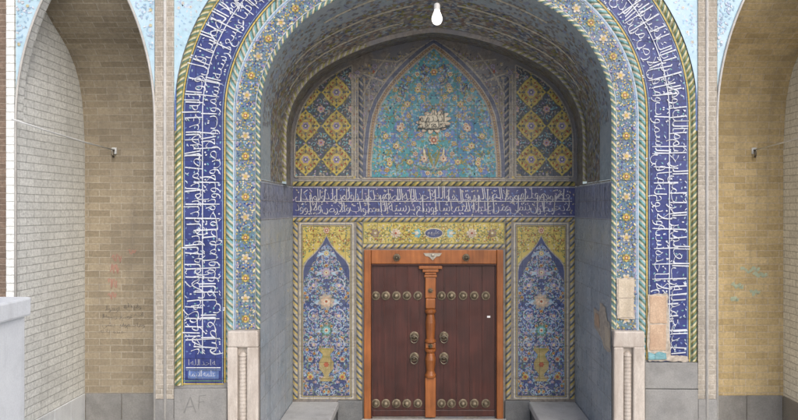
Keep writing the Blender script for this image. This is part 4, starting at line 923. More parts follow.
# ---- jambs, soffit and inner vault
for sgn in (-1, 1):
    jb = Inlay(lambda u, v, h, s=sgn: (s * (1.765 - h), u, v))
    jb.rect(-.0, YB, 0, 2.60, 'jamb_tile', 0, .3, .3)
    jb.rect(-.0, YB, 2.60, 2.99, 'jamb_frieze', 0, .3, .2)
    for v in (2.60, 2.975): jb.rect(0, YB, v, v + .012, 'faint_white', 2)
    # wide faint slabs with paler joints
    for v in (.55, 1.1, 1.62, 2.12): jb.rect(.02, YB, v, v + .006, 'faint_white', 1)
    for i, u in enumerate((.42, .85, 1.28)): jb.rect(u, u + .006, .0, 2.58, 'faint_white', 2)
    if sgn > 0:      # lost tiles low on the right jamb
        rj = random.Random(44)
        def broken(P, n=5, k=.012): return [(max(.002, u), v) for u, v in ragged(P, rj, n, k)]
        jb.poly(broken([(.01, 1.27), (.26, 1.25), (.42, 1.36), (.70, 1.40), (.72, 1.62), (.48, 1.60), (.44, 1.72), (.22, 1.70), (.16, 1.58), (.01, 1.52)]), 'bare_mortar', 3, concave=True)
        jb.poly(broken([(.03, 1.30), (.22, 1.29), (.24, 1.50), (.03, 1.49)], 4, .008), 'cream_block', 5, concave=True)
        jb.poly(broken([(.45, 1.43), (.67, 1.44), (.66, 1.58), (.47, 1.57)], 4, .008), 'pink_block', 5, concave=True)
    jw = jb.build('jamb_wall', portal)
    rnd = random.Random(31 + sgn)
    lt = Inlay(jb.f if sgn > 0 else (lambda u, v, h: (-(1.765 - h), YB - u, v)), base=.003)
    two_tier(lt, .02, YB - .03, 2.625, 2.965, rnd, 'faint_white', (30, 60))
    lt.build('lettering', jw)
    lg = MB(); lg.box(min(sgn * 1.765, sgn * 1.761), max(sgn * 1.765, sgn * 1.761), .02, YB, 2.992, 3.008, 'dusk', .002)
    lg.build('cornice', portal)

# soffit: from the front edge back to the inner ring, painted with plain tiles and darker mosaic
NS = 14
idx0 = [i for i, p in enumerate(FRONT.P)]
FU = FRONT.cum(0.0); IU = INNER.cum(0.0)
zf = 3.012
f0 = zf; f1 = FRONT.length(0.0) - zf
i0 = zf - INNER.zlow; i1 = INNER.length(0.0) - i0
SL = (f1 - f0)
def soffit(u, v, h):                       # u 0..SL along the arch, v 0..1 front to ring
    t = u / SL
    # legs and arcs meet at the same fractions on both profiles
    a = FRONT.at(f0 + t * (f1 - f0), -h, 0.0); b2 = INNER.at(i0 + t * (i1 - i0), -h, 0.0)
    return (a[0] + (b2[0] - a[0]) * v, .0 + YR * v, a[1] + (b2[1] - a[1]) * v)
so = Inlay(soffit)
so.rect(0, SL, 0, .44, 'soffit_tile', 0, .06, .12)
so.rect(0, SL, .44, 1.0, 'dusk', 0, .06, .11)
for v, a_, b_ in ((.24, .30, .43), (.52, .22, .46), (.80, .18, .44)):
    so.rect(SL * a_, SL * b_, v, v + .026, 'cream', 3, .05); so.rect(SL * (1 - b_), SL * (1 - a_), v, v + .026, 'cream', 3, .05)
rnd = random.Random(8)
for p in poisson(rnd, 0, SL, .45, .98, .026, 30000):
    so.leaf(p, rnd.uniform(-.5, .5) + rnd.choice((0, pi)), .06, .03, rnd.choice(['dusk_light', 'dusk_blue', 'soffit_tile', 'brown_glaze', 'olive', 'dusk_light']), 1)
for p in poisson(rnd, .6, SL - .6, .10, .44, .034, 12000):
    so.leaf(p, rnd.uniform(-.5, .5) + rnd.choice((0, pi)), .05, .035, rnd.choice(['dusk', 'soffit_tile', 'dusk', 'dusk_light', 'jamb_frieze']), 1)
so.build('arch_soffit', portal)

# cord ring facing the viewer at the inner edge of the soffit
RI = INNER.length(-.035)
il = Inlay(band_map(INNER, -.035, YR - .002))
for a_, b_ in ((.04, RI * .36), (RI * .64, RI - .04)): rope(il, a_, b_, -.050, -.004, ['olive', 'dusk', 'dusk_light'], .026, 1, 1.0)
il.rect(.04, RI - .04, -.052, 0, 'dusk', 0, .05)
il.build('ring_cord_border', portal)
# inner vault behind the ring
IV = INNER.length(-.075)
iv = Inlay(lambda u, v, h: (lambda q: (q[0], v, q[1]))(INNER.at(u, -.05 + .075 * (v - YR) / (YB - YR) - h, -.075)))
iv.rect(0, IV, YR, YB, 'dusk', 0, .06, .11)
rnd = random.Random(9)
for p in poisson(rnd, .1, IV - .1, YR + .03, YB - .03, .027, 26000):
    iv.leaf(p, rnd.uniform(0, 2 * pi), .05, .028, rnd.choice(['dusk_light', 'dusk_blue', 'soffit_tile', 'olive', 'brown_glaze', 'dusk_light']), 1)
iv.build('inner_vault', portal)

# ---- back wall
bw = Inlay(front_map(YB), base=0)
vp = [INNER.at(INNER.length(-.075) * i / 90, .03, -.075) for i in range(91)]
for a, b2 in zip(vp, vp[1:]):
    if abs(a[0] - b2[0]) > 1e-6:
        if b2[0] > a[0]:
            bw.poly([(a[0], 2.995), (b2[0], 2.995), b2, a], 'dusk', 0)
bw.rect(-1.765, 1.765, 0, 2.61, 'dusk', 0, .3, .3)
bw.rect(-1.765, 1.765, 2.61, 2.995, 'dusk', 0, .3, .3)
rnd = random.Random(14)
def upper(p):
    return 3.1 < p[1] and inner_ok(p[0], p[1], .12)
def inner_ok(x, z, m):
    x = abs(x); w = 1.765 + .02 - m
    if z < 3.55: return x < w
    dx, dz = x - .765, z - 3.55
    if x > 1.2: return hypot(dx, dz) < 1.02 - m
    return hypot(x + .235, z - 3.55 + 1.732) < 3.02 - m
# quiet arabesque over the dark field
half = poisson(rnd, 0, 1.65, 3.12, 4.75, .085, 2600, upper)
for p in half:
    a = rnd.uniform(0, 2 * pi); dd = rnd.choice((-1, 1)); k = rnd.random()
    lm = rnd.choice(['dusk_light', 'dusk_blue', 'gold', 'lilac', 'rust', 'dusk_light'])
    for sx in (-1, 1):
        aa = a if sx > 0 else pi - a
        c = (p[0] * sx, p[1])
        rr = random.Random(int(p[0] * 1e5))
        if k < .45: vine(bw, spiral(c, .075, aa, .8, dd * sx, 9), .011, 'dusk_light' if k < .25 else 'dusk_blue', 1, rr, ['dusk_light', 'dusk_blue', 'night'], .04, 2)
        elif k < .8: bw.leaf(c, aa, .06, .032, lm, 3)
        else: flower(bw, c, .03, lm, 'dusk_blue', 'dusk_light', 4, 6, aa)
for p in poisson(rnd, -1.65, 1.65, 3.11, 4.76, .030, 26000, upper):
    bw.leaf(p, rnd.uniform(0, 2 * pi), .036, .018, rnd.choice(['dusk_light', 'dusk_blue', 'brown_glaze', 'lilac', 'night', 'gold', 'dusk_light', 'brown_glaze', 'dusk_blue', 'olive']), 2)
# pale ribs crossing the dark field above the tympanum
for sx in (-1, 1):
    for P in ([(.98, 3.12), (.98, 4.40)], [(.93, 4.42), (.62, 4.30), (.40, 4.55)], [(.12, 4.76), (.46, 4.55), (.78, 4.58)], [(.9, 4.1), (.78, 4.35), (.55, 4.66)]):
        Q = [(sx * x, z) for x, z in P]
        R_ = []
        for a_, b_ in zip(Q, Q[1:]):
            for t in (0, .25, .5, .75): R_.append((a_[0] + (b_[0] - a_[0]) * t, a_[1] + (b_[1] - a_[1]) * t))
        bw.stroke(R_ + [Q[-1]], .018, 'dusk_light', 6)
# lower dado of the back wall beside the door
bk = bw.build('back_wall', portal)
for sgn in (-1, 1):
    dd = MB()
    dd.box(min(sgn * .885, sgn * 1.2), max(sgn * .885, sgn * 1.2), YB - .05, YB + .02, 0, .325, 'dark_stone', .008)
    dd.build('back_dado', portal)

# ---- cord borders and plain lines of the back wall
il = Inlay(front_map(YB), base=.003)
vert = lambda u, v, h: (v, YB - .003 - h, u)
RP = ['gold', 'night', 'dusk_light']
rope(il, -1.76, 1.76, 2.553, 2.607, RP, .028)
rope(il, -1.76, 1.76, 3.0, 3.055, ['gold', 'black_glaze', 'olive'], .030)
il.rect(-1.69, 1.69, 3.062, 3.076, 'dusk_light', 1); il.rect(-1.69, 1.69, 3.09, 3.098, 'cream', 1)
for x0, x1 in ((-.965, -.895), (.895, .965)): pass
il.f = vert
for sgn in (-1, 1):
    rope(il, .34, 2.55, sgn * .895, sgn * .965, RP, .030, 1, 1.0)
    rope(il, .34, 2.55, sgn * 1.700, sgn * 1.758, RP, .030, 1, 1.0)
    zt = 4.35
    rope(il, 3.10, zt, sgn * .885, sgn * .935, ['dusk_light', 'night', 'dusk_blue'], .030, 1, 1.0)
    for x in (.80, .86, .945, 1.000): il.rect(3.10, zt, sgn * x, sgn * (x + .010), 'dusk_light', 1)
il.f = front_map(YB)
rope(il, -.885, .885, 2.218, 2.272, RP, .028)
il.build('cord_border', portal)

# ---- frieze
fr = Inlay(front_map(YB), base=.004)
fr.rect(-1.762, 1.762, 2.612, 2.990, 'frieze_blue', 0, .3, .2)
for v in (2.618, 2.978): fr.rect(-1.762, 1.762, v, v + .008, 'faint_white', 1)
rnd = random.Random(61)
for p in poisson(rnd, -1.74, 1.74, 2.64, 2.96, .05, 2600):
    fr.leaf(p, rnd.uniform(0, 2 * pi), .035, .018, rnd.choice(['mid_blue', 'deep_blue', 'dusk_light', 'lilac']), 1)
fo = fr.build('frieze', portal)
lt = Inlay(front_map(YB), base=.008)
two_tier(lt, -1.745, 1.745, 2.632, 2.972, rnd, 'frieze_white', (25, 12))
lt.build('lettering', fo)

# ---- tympanum over the door
TY = [(.775, 3.11), (.772, 3.3), (.755, 3.5), (.735, 3.7), (.705, 3.86), (.645, 4.02), (.56, 4.16), (.475, 4.27), (.385, 4.37), (.29, 4.465), (.19, 4.555), (.09, 4.64), (0, 4.715)]
tym = TY + [(-x, z) for x, z in TY[-2::-1]]
ty = Inlay(front_map(YB), base=.006)
# frame lines round it
def offs(pl, d):
    out = []
    for i, p in enumerate(pl):
        a = pl[max(i - 1, 0)]; b2 = pl[min(i + 1, len(pl) - 1)]
        dx, dy = b2[0] - a[0], b2[1] - a[1]; l = hypot(dx, dy)
        out.append((p[0] + dy / l * d, p[1] - dx / l * d))
    return out
for d0, d1, mt, ly in ((.0, .022, 'dusk_light', 1), (.022, .055, 'brown_glaze', 1), (.055, .07, 'dusk_light', 1), (.07, .115, 'dusk_blue', 1), (.115, .125, 'dusk_light', 1)):
    A, B = offs(tym, d0), offs(tym, d1)
    for i in range(len(tym) - 1): ty.poly([A[i], B[i], B[i + 1], A[i + 1]], mt, ly)
# small checks on the dark line of the frame
C = offs(tym, .038)
for i in range(len(C) - 1):
    L = hypot(C[i + 1][0] - C[i][0], C[i + 1][1] - C[i][1]); k = max(1, int(L / .03))
    for j in range(k):
        t = (j + .5) / k; c = (C[i][0] + (C[i + 1][0] - C[i][0]) * t, C[i][1] + (C[i + 1][1] - C[i][1]) * t)
        ty.blob(c, .009, 'gold', 3, n=4)
ty.rect(-.83, .83, 3.075, 3.09, 'brown_glaze', 1)
ty.clip = ccw(tym)
ty.poly(tym, 'teal', 2)
rnd = random.Random(77)
hp = poisson(rnd, .03, .76, 3.16, 4.66, .115, 1500)
for p in hp:
    a = rnd.uniform(0, 2 * pi); dd = rnd.choice((-1, 1)); kind = rnd.random(); fm = rnd.choice([('gold', 'rust'), ('pale_yellow', 'rust'), ('gold', 'brown_glaze'), ('gold', 'mid_blue'), ('peach', 'brown_glaze')])
    for sx in (-1, 1):
        c = (p[0] * sx, p[1]); aa = a if sx > 0 else pi - a; rr = random.Random(int(p[0] * 1e5))
        ty.blob((c[0] + .03 * sx, c[1]), .075, rr.choice(['mid_blue', 'teal', 'turquoise', 'teal', 'mid_blue'] if p[1] < 4.1 else ['mid_blue', 'deep_blue', 'teal']), 3, 5, .35, aa)
        vine(ty, spiral(c, .085, aa, 1.0, dd * sx, 12), .009, rr.choice(['olive', 'turquoise', 'gold', 'dusk_light']), 4, rr, ['turquoise', 'green', 'olive', 'sky_blue', 'mid_blue', 'dusk_light'], .045, 1)
        if kind < .5: flower(ty, c, .032, fm[0], fm[1], 'cream', 6, 6, aa)
for p in poisson(rnd, .0, .77, 3.12, 4.7, .032, 9000):
    a = rnd.uniform(0, 2 * pi); mt = rnd.choice(['turquoise', 'mid_blue', 'olive', 'turquoise', 'green', 'gold', 'deep_blue', 'teal', 'dusk_light', 'brown_glaze'])
    for sx in (-1, 1): ty.leaf((p[0] * sx, p[1]), a if sx > 0 else pi - a, .032, .016, mt, 5)
# stem and leaves under the medallion
for sx in (-1, 1):
    ty.leaf((0.01 * sx, 3.24), pi / 2 - sx * .30, .24, .035, 'olive', 9)
    ty.leaf((.10 * sx, 3.30), pi / 2 - sx * .16, .20, .030, 'pale_yellow', 9)
    ty.leaf((.02 * sx, 3.18), pi / 2 - sx * 1.2, .26, .03, 'green', 9)
    for q, r in (((.12, 3.34), .05), ((.42, 3.72), .05), ((.47, 3.50), .045), ((.20, 4.20), .045), ((.33, 4.02), .045), ((.60, 3.62), .04), ((.30, 3.30), .04), ((.55, 3.28), .04)):
        flower(ty, (q[0] * sx, q[1]), r, 'gold' if r < .05 else 'peach', 'cream', 'rust', 10, 6, .4)
    flower(ty, (0, 4.42), .05, 'gold', 'rust', 'cream', 10, 6, 0)
tyo = ty.build('tympanum', portal)
md = Inlay(front_map(YB), base=.03)
md.blob((0, 3.80), .215, 'peach', 0, 13, .30, .2, 1.05, .70)
md.blob((0, 3.80), .20, 'cream', 1, 13, .32, .2, 1.05, .66)
flower(md, (0, 3.57), .06, 'peach', 'rust', 'cream', 1, 6, 0)
hr = random.Random(6)
write_line(md, VERSES[0][100:], -.20, .23, 3.79, .17, 'black_glaze', 3, .8, 1.1, None, .05, hr)
write_line(md, VERSES[0][120:], -.13, .16, 3.875, .13, 'black_glaze', 4, .8, 1.1, None, .05, hr)
write_line(md, VERSES[1][20:], -.18, .19, 3.72, .13, 'black_glaze', 5, .8, 1.1, None, .05, hr)
md.stroke([(-.2, 3.725), (-.1, 3.705), (.05, 3.71), (.2, 3.74)], .014, 'black_glaze', 6)
md.build('medallion', tyo)

# ---- diamond panels
for sgn in (-1, 1):
    edge = [p for p in (INNER.at(INNER.length(-.03) * i / 240, -.03, -.03) for i in range(241)) if p[1] > 3.12 and p[0] * sgn > 1.02]
    edge = sorted(edge, key=lambda p: p[1])
    out = [(sgn * 1.02, 3.115), (sgn * min(1.73, abs(edge[0][0])), 3.115)] + edge
    out.append((sgn * 1.02, edge[-1][1]))
    lp = Inlay(front_map(YB), base=.006)
    lp.poly(ccw(out), 'night', 0)
    lp.clip = ccw(out)
    rnd = random.Random(90)
    for p in poisson(rnd, min(sgn * .95, sgn * 1.75), max(sgn * .95, sgn * 1.75), 3.1, 4.75, .030, 9000):
        lp.leaf(p, rnd.uniform(0, 2 * pi), .036, .018, rnd.choice(['dusk_blue', 'turquoise', 'dusk', 'lilac', 'brown_glaze', 'dusk_light', 'deep_blue', 'olive']), 0.5)
    def lobed(c, a, b2, mat, ly):
        P = []
        for i in range(40):
            t = 2 * pi * i / 40
            k = (abs(cos(t)) ** .82 + abs(sin(t)) ** .82) ** (-1 / .82)
            k *= 1.0 + .20 * abs(sin(2 * t)) ** 1.8 + .08 * abs(sin(4 * t))
            P.append((c[0] + a * k * cos(t), c[1] + b2 * k * sin(t)))
        for q in range(40): lp.k = q0 = ly; lp.poly([c, P[q], P[(q + 1) % 40]], mat, ly)
    for iz in range(5):
        z = 3.33 + .42 * iz
        for ix in range(-1, 3):
            c = (sgn * (1.215 + .385 * ix), z)
            lobed(c, .195, .215, 'olive', 1); lobed(c, .186, .205, 'dull_yellow', 2); lobed(c, .125, .135, 'dull_gold', 3)
            lobed(c, .085, .09, 'dull_yellow', 4)
            flower(lp, c, .052, 'lilac', 'dusk_blue', 'cream', 5, 6, 0)
            for k in range(8):
                t = k * pi / 4
                lp.leaf((c[0] + .07 * cos(t), c[1] + .075 * sin(t)), t, .055, .024, 'rust' if k % 2 else 'night', 5)
                lp.blob((c[0] + .12 * cos(t + .39), c[1] + .125 * sin(t + .39)), .012, 'rust', 6, n=6)
            for k in range(4):
                t = k * pi / 2
                lp.blob((c[0] + .145 * cos(t), c[1] + .16 * sin(t)), .014, 'night', 6, n=6)
            for k in range(8):
                t = k * pi / 4 + .2
                vine(lp, spiral((c[0] + .115 * cos(t), c[1] + .125 * sin(t)), .032, t, .9, 1 if k % 2 else -1, 7), .007, 'brown_glaze' if k % 2 else 'olive', 5, rnd, ['olive', 'brown_glaze', 'night', 'pale_yellow'], .022, 2)
            d = (c[0] + sgn * .1925, z + .21)
            for (q, sc) in ((d, 1.0),):
                flower(lp, q, .05, 'peach', 'lilac', 'rust', 3, 6, .3)
                for k in range(8):
                    t = k * pi / 4 + .2
                    vine(lp, spiral((q[0] + .09 * cos(t), q[1] + .095 * sin(t)), .035, t, .8, 1 if k % 2 else -1, 7), .008, 'dusk_light' if k % 2 else 'turquoise', 2, rnd, ['turquoise', 'dusk_blue', 'dusk_light'], .03, 2)
    lp.clip = None
    # border lines
    for i in range(len(out)):
        a, b2 = out[i - 1], out[i]
        if hypot(a[0] - b2[0], a[1] - b2[1]) > 1e-4:
            lp.stroke([a, b2], .018, 'dusk_light', 8)
    lp.build('diamond_panel', portal)

# ---- yellow panel over the door
lp = Inlay(front_map(YB), base=.004)
lp.rect(-.885, .885, 2.276, 2.548, 'olive', 0, .3)
lp.rect(-.872, .872, 2.288, 2.536, 'dull_yellow', 1, .3)
lp.clip = ccw([(-.868, 2.292), (.868, 2.292), (.868, 2.532), (-.868, 2.532)])
rnd = random.Random(41)
for p in poisson(rnd, 0, .86, 2.3, 2.525, .034, 2600):
    a = rnd.uniform(0, 2 * pi); dd = rnd.choice((-1, 1)); k = rnd.random()
    for sx in (-1, 1):
        rr = random.Random(int(p[0] * 1e5))
        c = (p[0] * sx, p[1]); aa = a if sx > 0 else pi - a
        if k < .6: vine(lp, spiral(c, .042, aa, 1.0, dd * sx, 9), .008, 'olive', 2, rr, ['olive', 'green', 'pale_yellow', 'yellow', 'rust'], .026, 2)
        else: lp.leaf(c, aa, .035, .018, rr.choice(['pale_yellow', 'olive', 'cream', 'green', 'dusk_light']), 3)
for sx in (-1, 1):
    x = .475 * sx
    lp.blob((x, 2.41), .068, 'cream', 5, 9, .35, 0, 1, .95); lp.blob((x, 2.41), .046, 'peach', 6, 8, .3, .3); lp.blob((x, 2.41), .026, 'cream', 7, 6, .3); lp.blob((x, 2.41), .016, 'rust', 8)
    for k in range(5):
        lp.leaf((.17 * sx, 2.41), (0 if sx > 0 else pi) + (k - 2) * .55, .11 - .02 * abs(k - 2), .035, 'turquoise', 5)
    lp.blob((.215 * sx, 2.41), .03, 'cream', 7, 5, .3)
    flower(lp, (.73 * sx, 2.41), .055, 'brown_glaze', 'dull_gold', 'cream', 5, 6, .2)
lp.blob((0, 2.41), .12, 'cream', 5, 0, sx=1.0, sy=.52, n=20); lp.blob((0, 2.41), .108, 'deep_blue', 6, 0, sx=1.0, sy=.5, n=20)
lo = lp.build('lintel_panel', portal)
lt = Inlay(front_map(YB), base=.018)
write_line(lt, VERSES[1][90:], -.085, .095, 2.398, .075, 'frieze_white', 1, .8)
lt.build('lettering', lo)

# ---- two tall flower panels with vases
for sgn in (-1, 1):
    X0, X1, Z0, Z1 = sgn * 1.34 - .345, sgn * 1.34 + .345, .335, 2.545
    cx = sgn * 1.34
    fp = Inlay(front_map(YB), base=.004)
    fp.rect(X0, X1, Z0, Z1, 'dusk_light', 0, .3, .3)
    for w, mt in ((.012, 'cream'), (.022, 'dusk_blue'), (.034, 'gold'), (.042, 'night')):
        fp.rect(X0 + w, X1 - w, Z0 + w, Z1 - w, mt, 1 + w * 20, .4, .4)
    x0, x1, z0, z1 = X0 + .05, X1 - .05, Z0 + .05, Z1 - .05
    rectc = [(x0, z0), (x1, z0), (x1, z1), (x0, z1)]
    fp.clip = ccw(rectc)
    fp.poly(rectc, 'dull_yellow', 2)
    rnd = random.Random(52)
    for p in poisson(rnd, 0, .29, 1.95, z1, .042, 900):
        a = rnd.uniform(0, 2 * pi); dd = rnd.choice((-1, 1)); k = rnd.random()
        for sx in (-1, 1):
            rr = random.Random(int(p[0] * 1e5)); c = (cx + p[0] * sx, p[1]); aa = a if sx > 0 else pi - a
            if k < .5: vine(fp, spiral(c, .038, aa, 1.0, dd * sx, 8), .008, 'olive', 3, rr, ['olive', 'green', 'pale_yellow', 'rust'], .026, 2)
            else: fp.leaf(c, aa, .034, .018, rr.choice(['pale_yellow', 'olive', 'rust', 'green', 'cream']), 4)
    flower(fp, (cx, z1 - .05), .04, 'peach', 'rust', 'cream', 5, 6)
    # pointed blue field
    prof = [(.30, z0), (.30, 1.95), (.285, 2.02), (.24, 2.09), (.17, 2.15), (.11, 2.21), (.05, 2.29), (0, 2.385)]
    fld = [(cx + x, z) for x, z in prof] + [(cx - x, z) for x, z in prof[-2::-1]]
    fp.poly(fld, 'dusk_light', 5)
    fld2 = [(cx + (x - cx) * .955, z - .015) for x, z in fld]
    fp.poly(fld2, 'deep_blue', 6)
    fp.clip = ccw([(x, max(z, z0)) for x, z in fld2])
    hp = poisson(rnd, .0, .29, .40, 2.33, .058, 3600)
    for p in hp:
        a = rnd.uniform(0, 2 * pi); dd = rnd.choice((-1, 1)); k = rnd.random()
        vm = rnd.choice(['faint_white', 'dusk_light', 'sky_blue', 'mid_blue', 'dusk_light']); fm = rnd.choice([('dusk_light', 'brown_glaze'), ('gold', 'rust'), ('sky_blue', 'mid_blue'), ('lilac', 'dusk_light'), ('mid_blue', 'sky_blue')])
        for sx in (-1, 1):
            rr = random.Random(int(p[0] * 1e5)); c = (cx + p[0] * sx, p[1]); aa = a if sx > 0 else pi - a
            if k < .7: vine(fp, spiral(c, .06, aa, 1.1, dd * sx, 12), .008, vm, 7, rr, ['sky_blue', 'mid_blue', 'turquoise', 'dusk_light', 'green', 'lilac', 'deep_blue'], .032, 1)
            if k < .5 or k > .8: flower(fp, c, .021, fm[0], fm[1], 'rust', 9, 5, aa)
    for p in poisson(rnd, .0, .29, .40, 2.33, .024, 9000):
        a = rnd.uniform(0, 2 * pi); mt = rnd.choice(['mid_blue', 'sky_blue', 'dusk_light', 'deep_blue', 'green', 'deep_blue', 'cobalt', 'lilac', 'brown_glaze', 'night'])
        for sx in (-1, 1): fp.leaf((cx + p[0] * sx, p[1]), a if sx > 0 else pi - a, .030, .015, mt, 8)
    # large blossoms on the axis, and the vase
    for z, r, om, im in ((1.56, .105, 'dusk_light', 'peach'), (1.20, .08, 'green', 'turquoise'), (1.92, .065, 'lilac', 'dusk_light'), (2.16, .05, 'sky_blue', 'gold')):
        fp.blob((cx, z), r, om, 12, 8, .3, .2); fp.blob((cx, z), r * .68, im, 13, 8, .25, .5); fp.blob((cx, z), r * .38, 'cream' if im != 'cream' else 'rust', 14, 6, .3); fp.blob((cx, z), r * .16, 'rust', 15)
        for sx in (-1, 1):
            fp.leaf((cx + sx * r * .8, z - r * .4), (.5 if sx > 0 else pi - .5), .10, .03, 'faint_white', 11)
            fp.leaf((cx + sx * r * .8, z + r * .2), (-.6 if sx > 0 else pi + .6), .10, .03, 'sky_blue', 11)
    for sx in (-1, 1):      # curling leaves beside the axis
        for z in (1.38, 1.02, 1.76):
            fp.stroke(spiral((cx + sx * .155, z), .085, pi / 2, 1.1, -sx, 18), [.014 - .0006 * i for i in range(19)], 'faint_white', 11)
            flower(fp, (cx + sx * .155, z), .032, 'lilac', 'cream', 'gold', 12, 5)
        for z in (.62, .84):
            fp.blob((cx + sx * .2, z), .042, 'gold' if z < .7 else 'dusk_light', 12, 6, .3); fp.blob((cx + sx * .2, z), .02, 'rust', 13)
    vs = [(.085, .98), (.10, .96), (.045, .90), (.05, .87), (.095, .80), (.085, .72), (.035, .66), (.03, .63), (.075, .585), (.075, .565)]
    vz = [(cx + x, z) for x, z in vs] + [(cx - x, z) for x, z in vs[::-1]]
    fp.poly(vz, 'dull_gold', 14, concave=True, clip=False)
    fp.rect(cx - .08, cx + .08, .955, .968, 'olive', 16); fp.blob((cx, .775), .035, 'rust', 16, 6, .3); fp.rect(cx - .05, cx + .05, .865, .875, 'olive', 16)
    fp.build('flower_panel', portal)

# ---- stone foot of the portal front
rnd = random.Random(3)
dd = MB()
dd.box(-2.632, -2.10, -.012, .03, 0.0, .905, 'grey_stone', .006, .002, rnd)
dd.build('stone_dado', portal)
dd = MB()
dd.box(2.10, 2.632, -.012, .03, .905, 1.165, 'grey_stone', .006, .002, rnd)
dd.box(2.10, 2.632, -.014, .03, 0, .898, 'grey_stone', .006, .002, rnd)
dd.build('stone_dado', portal)
# scratched letters on the left foot
sc = Inlay(front_map(-.0125))
def letters(il, strokes, x, z, s, w, mat):
    for st in strokes: il.stroke([(x + a * s, z + b2 * s) for a, b2 in st], w, mat, 1)
A_ = [[(0, 0), (.2, .5), (.38, 1.0)], [(.38, 1.0), (.55, .5), (.72, .05)], [(.14, .36), (.62, .42)]]
F_ = [[(1.05, 0), (1.08, .5), (1.1, .95)], [(1.1, .95), (1.6, 1.02)], [(1.07, .5), (1.45, .55)]]
letters(sc, A_, -2.53, .66, .165, .012, 'scratch')
letters(sc, F_, -2.53, .70, .14, .007, 'scratch')
tag(sc.build('scratched_letters', portal), 'two rough letters scratched on the grey foot stone')

# ---- marble posts at the foot of the opening
for sgn in (-1, 1):
    a, b2 = sgn * 1.775, sgn * 2.085
    x0, x1 = min(a, b2), max(a, b2)
    pm = MB(); rnd = random.Random(7 + sgn)
    zt = 1.49
    # front with a sunk slot
    s0, s1 = x0 + .10, x1 - .115
    pm.box(x0, s0, -.055, .10, 0, zt - .16, 'pink_marble', .012, .003, rnd)
    pm.box(s1, x1, -.055, .10, 0, zt - .16, 'pink_marble', .012, .003, rnd)
    pm.box(x0, x1, -.057, .10, zt - .165, zt, 'pink_marble', .016, .005, rnd)
    pm.box(s0 - .004, s1 + .004, .0, .09, 0, zt - .162, 'pink_marble', 0)
    po = pm.build('marble_post', portal)
    cl = MB()
    pr = [(.0, 0), (.05, 0)]
    z = .02
    while z < zt - .26:
        pr += [(.043, z), (.040, z + .02)]; z += .037
    pr += [(.046, z), (.03, z + .03), (0, z + .05)]
    cl.lathe(((s0 + s1) / 2, .0, 0), pr, 'pink_marble', 'z', 14)
    cl.build('colonnette', po)

# ---- brick pilasters between the portal and the alcoves
def pilaster(parent, xa, xb, mat, zb, mould, base=True):
    m_ = MB()
    x0, x1 = min(xa, xb), max(xa, xb)
    m_.box(x0, x1, .0, .30, zb, TOP, mat)
    if base: m_.box(x0, x1, -.006, .30, 0, zb - .003, 'grey_stone', .004)
    o = m_.build('pilaster', parent)
    for mx, r in mould:
        t = MB(); t.lathe((mx, .0, 0), [(r, .0), (r, TOP)], 'white_moulding', 'z', 12)
        t.build('moulding', o, True)
    return o
for sgn in (-1, 1):
    pilaster(portal, sgn * 2.637, sgn * 2.826, 'pilaster_brick', .80, [(sgn * 2.725, .015)])

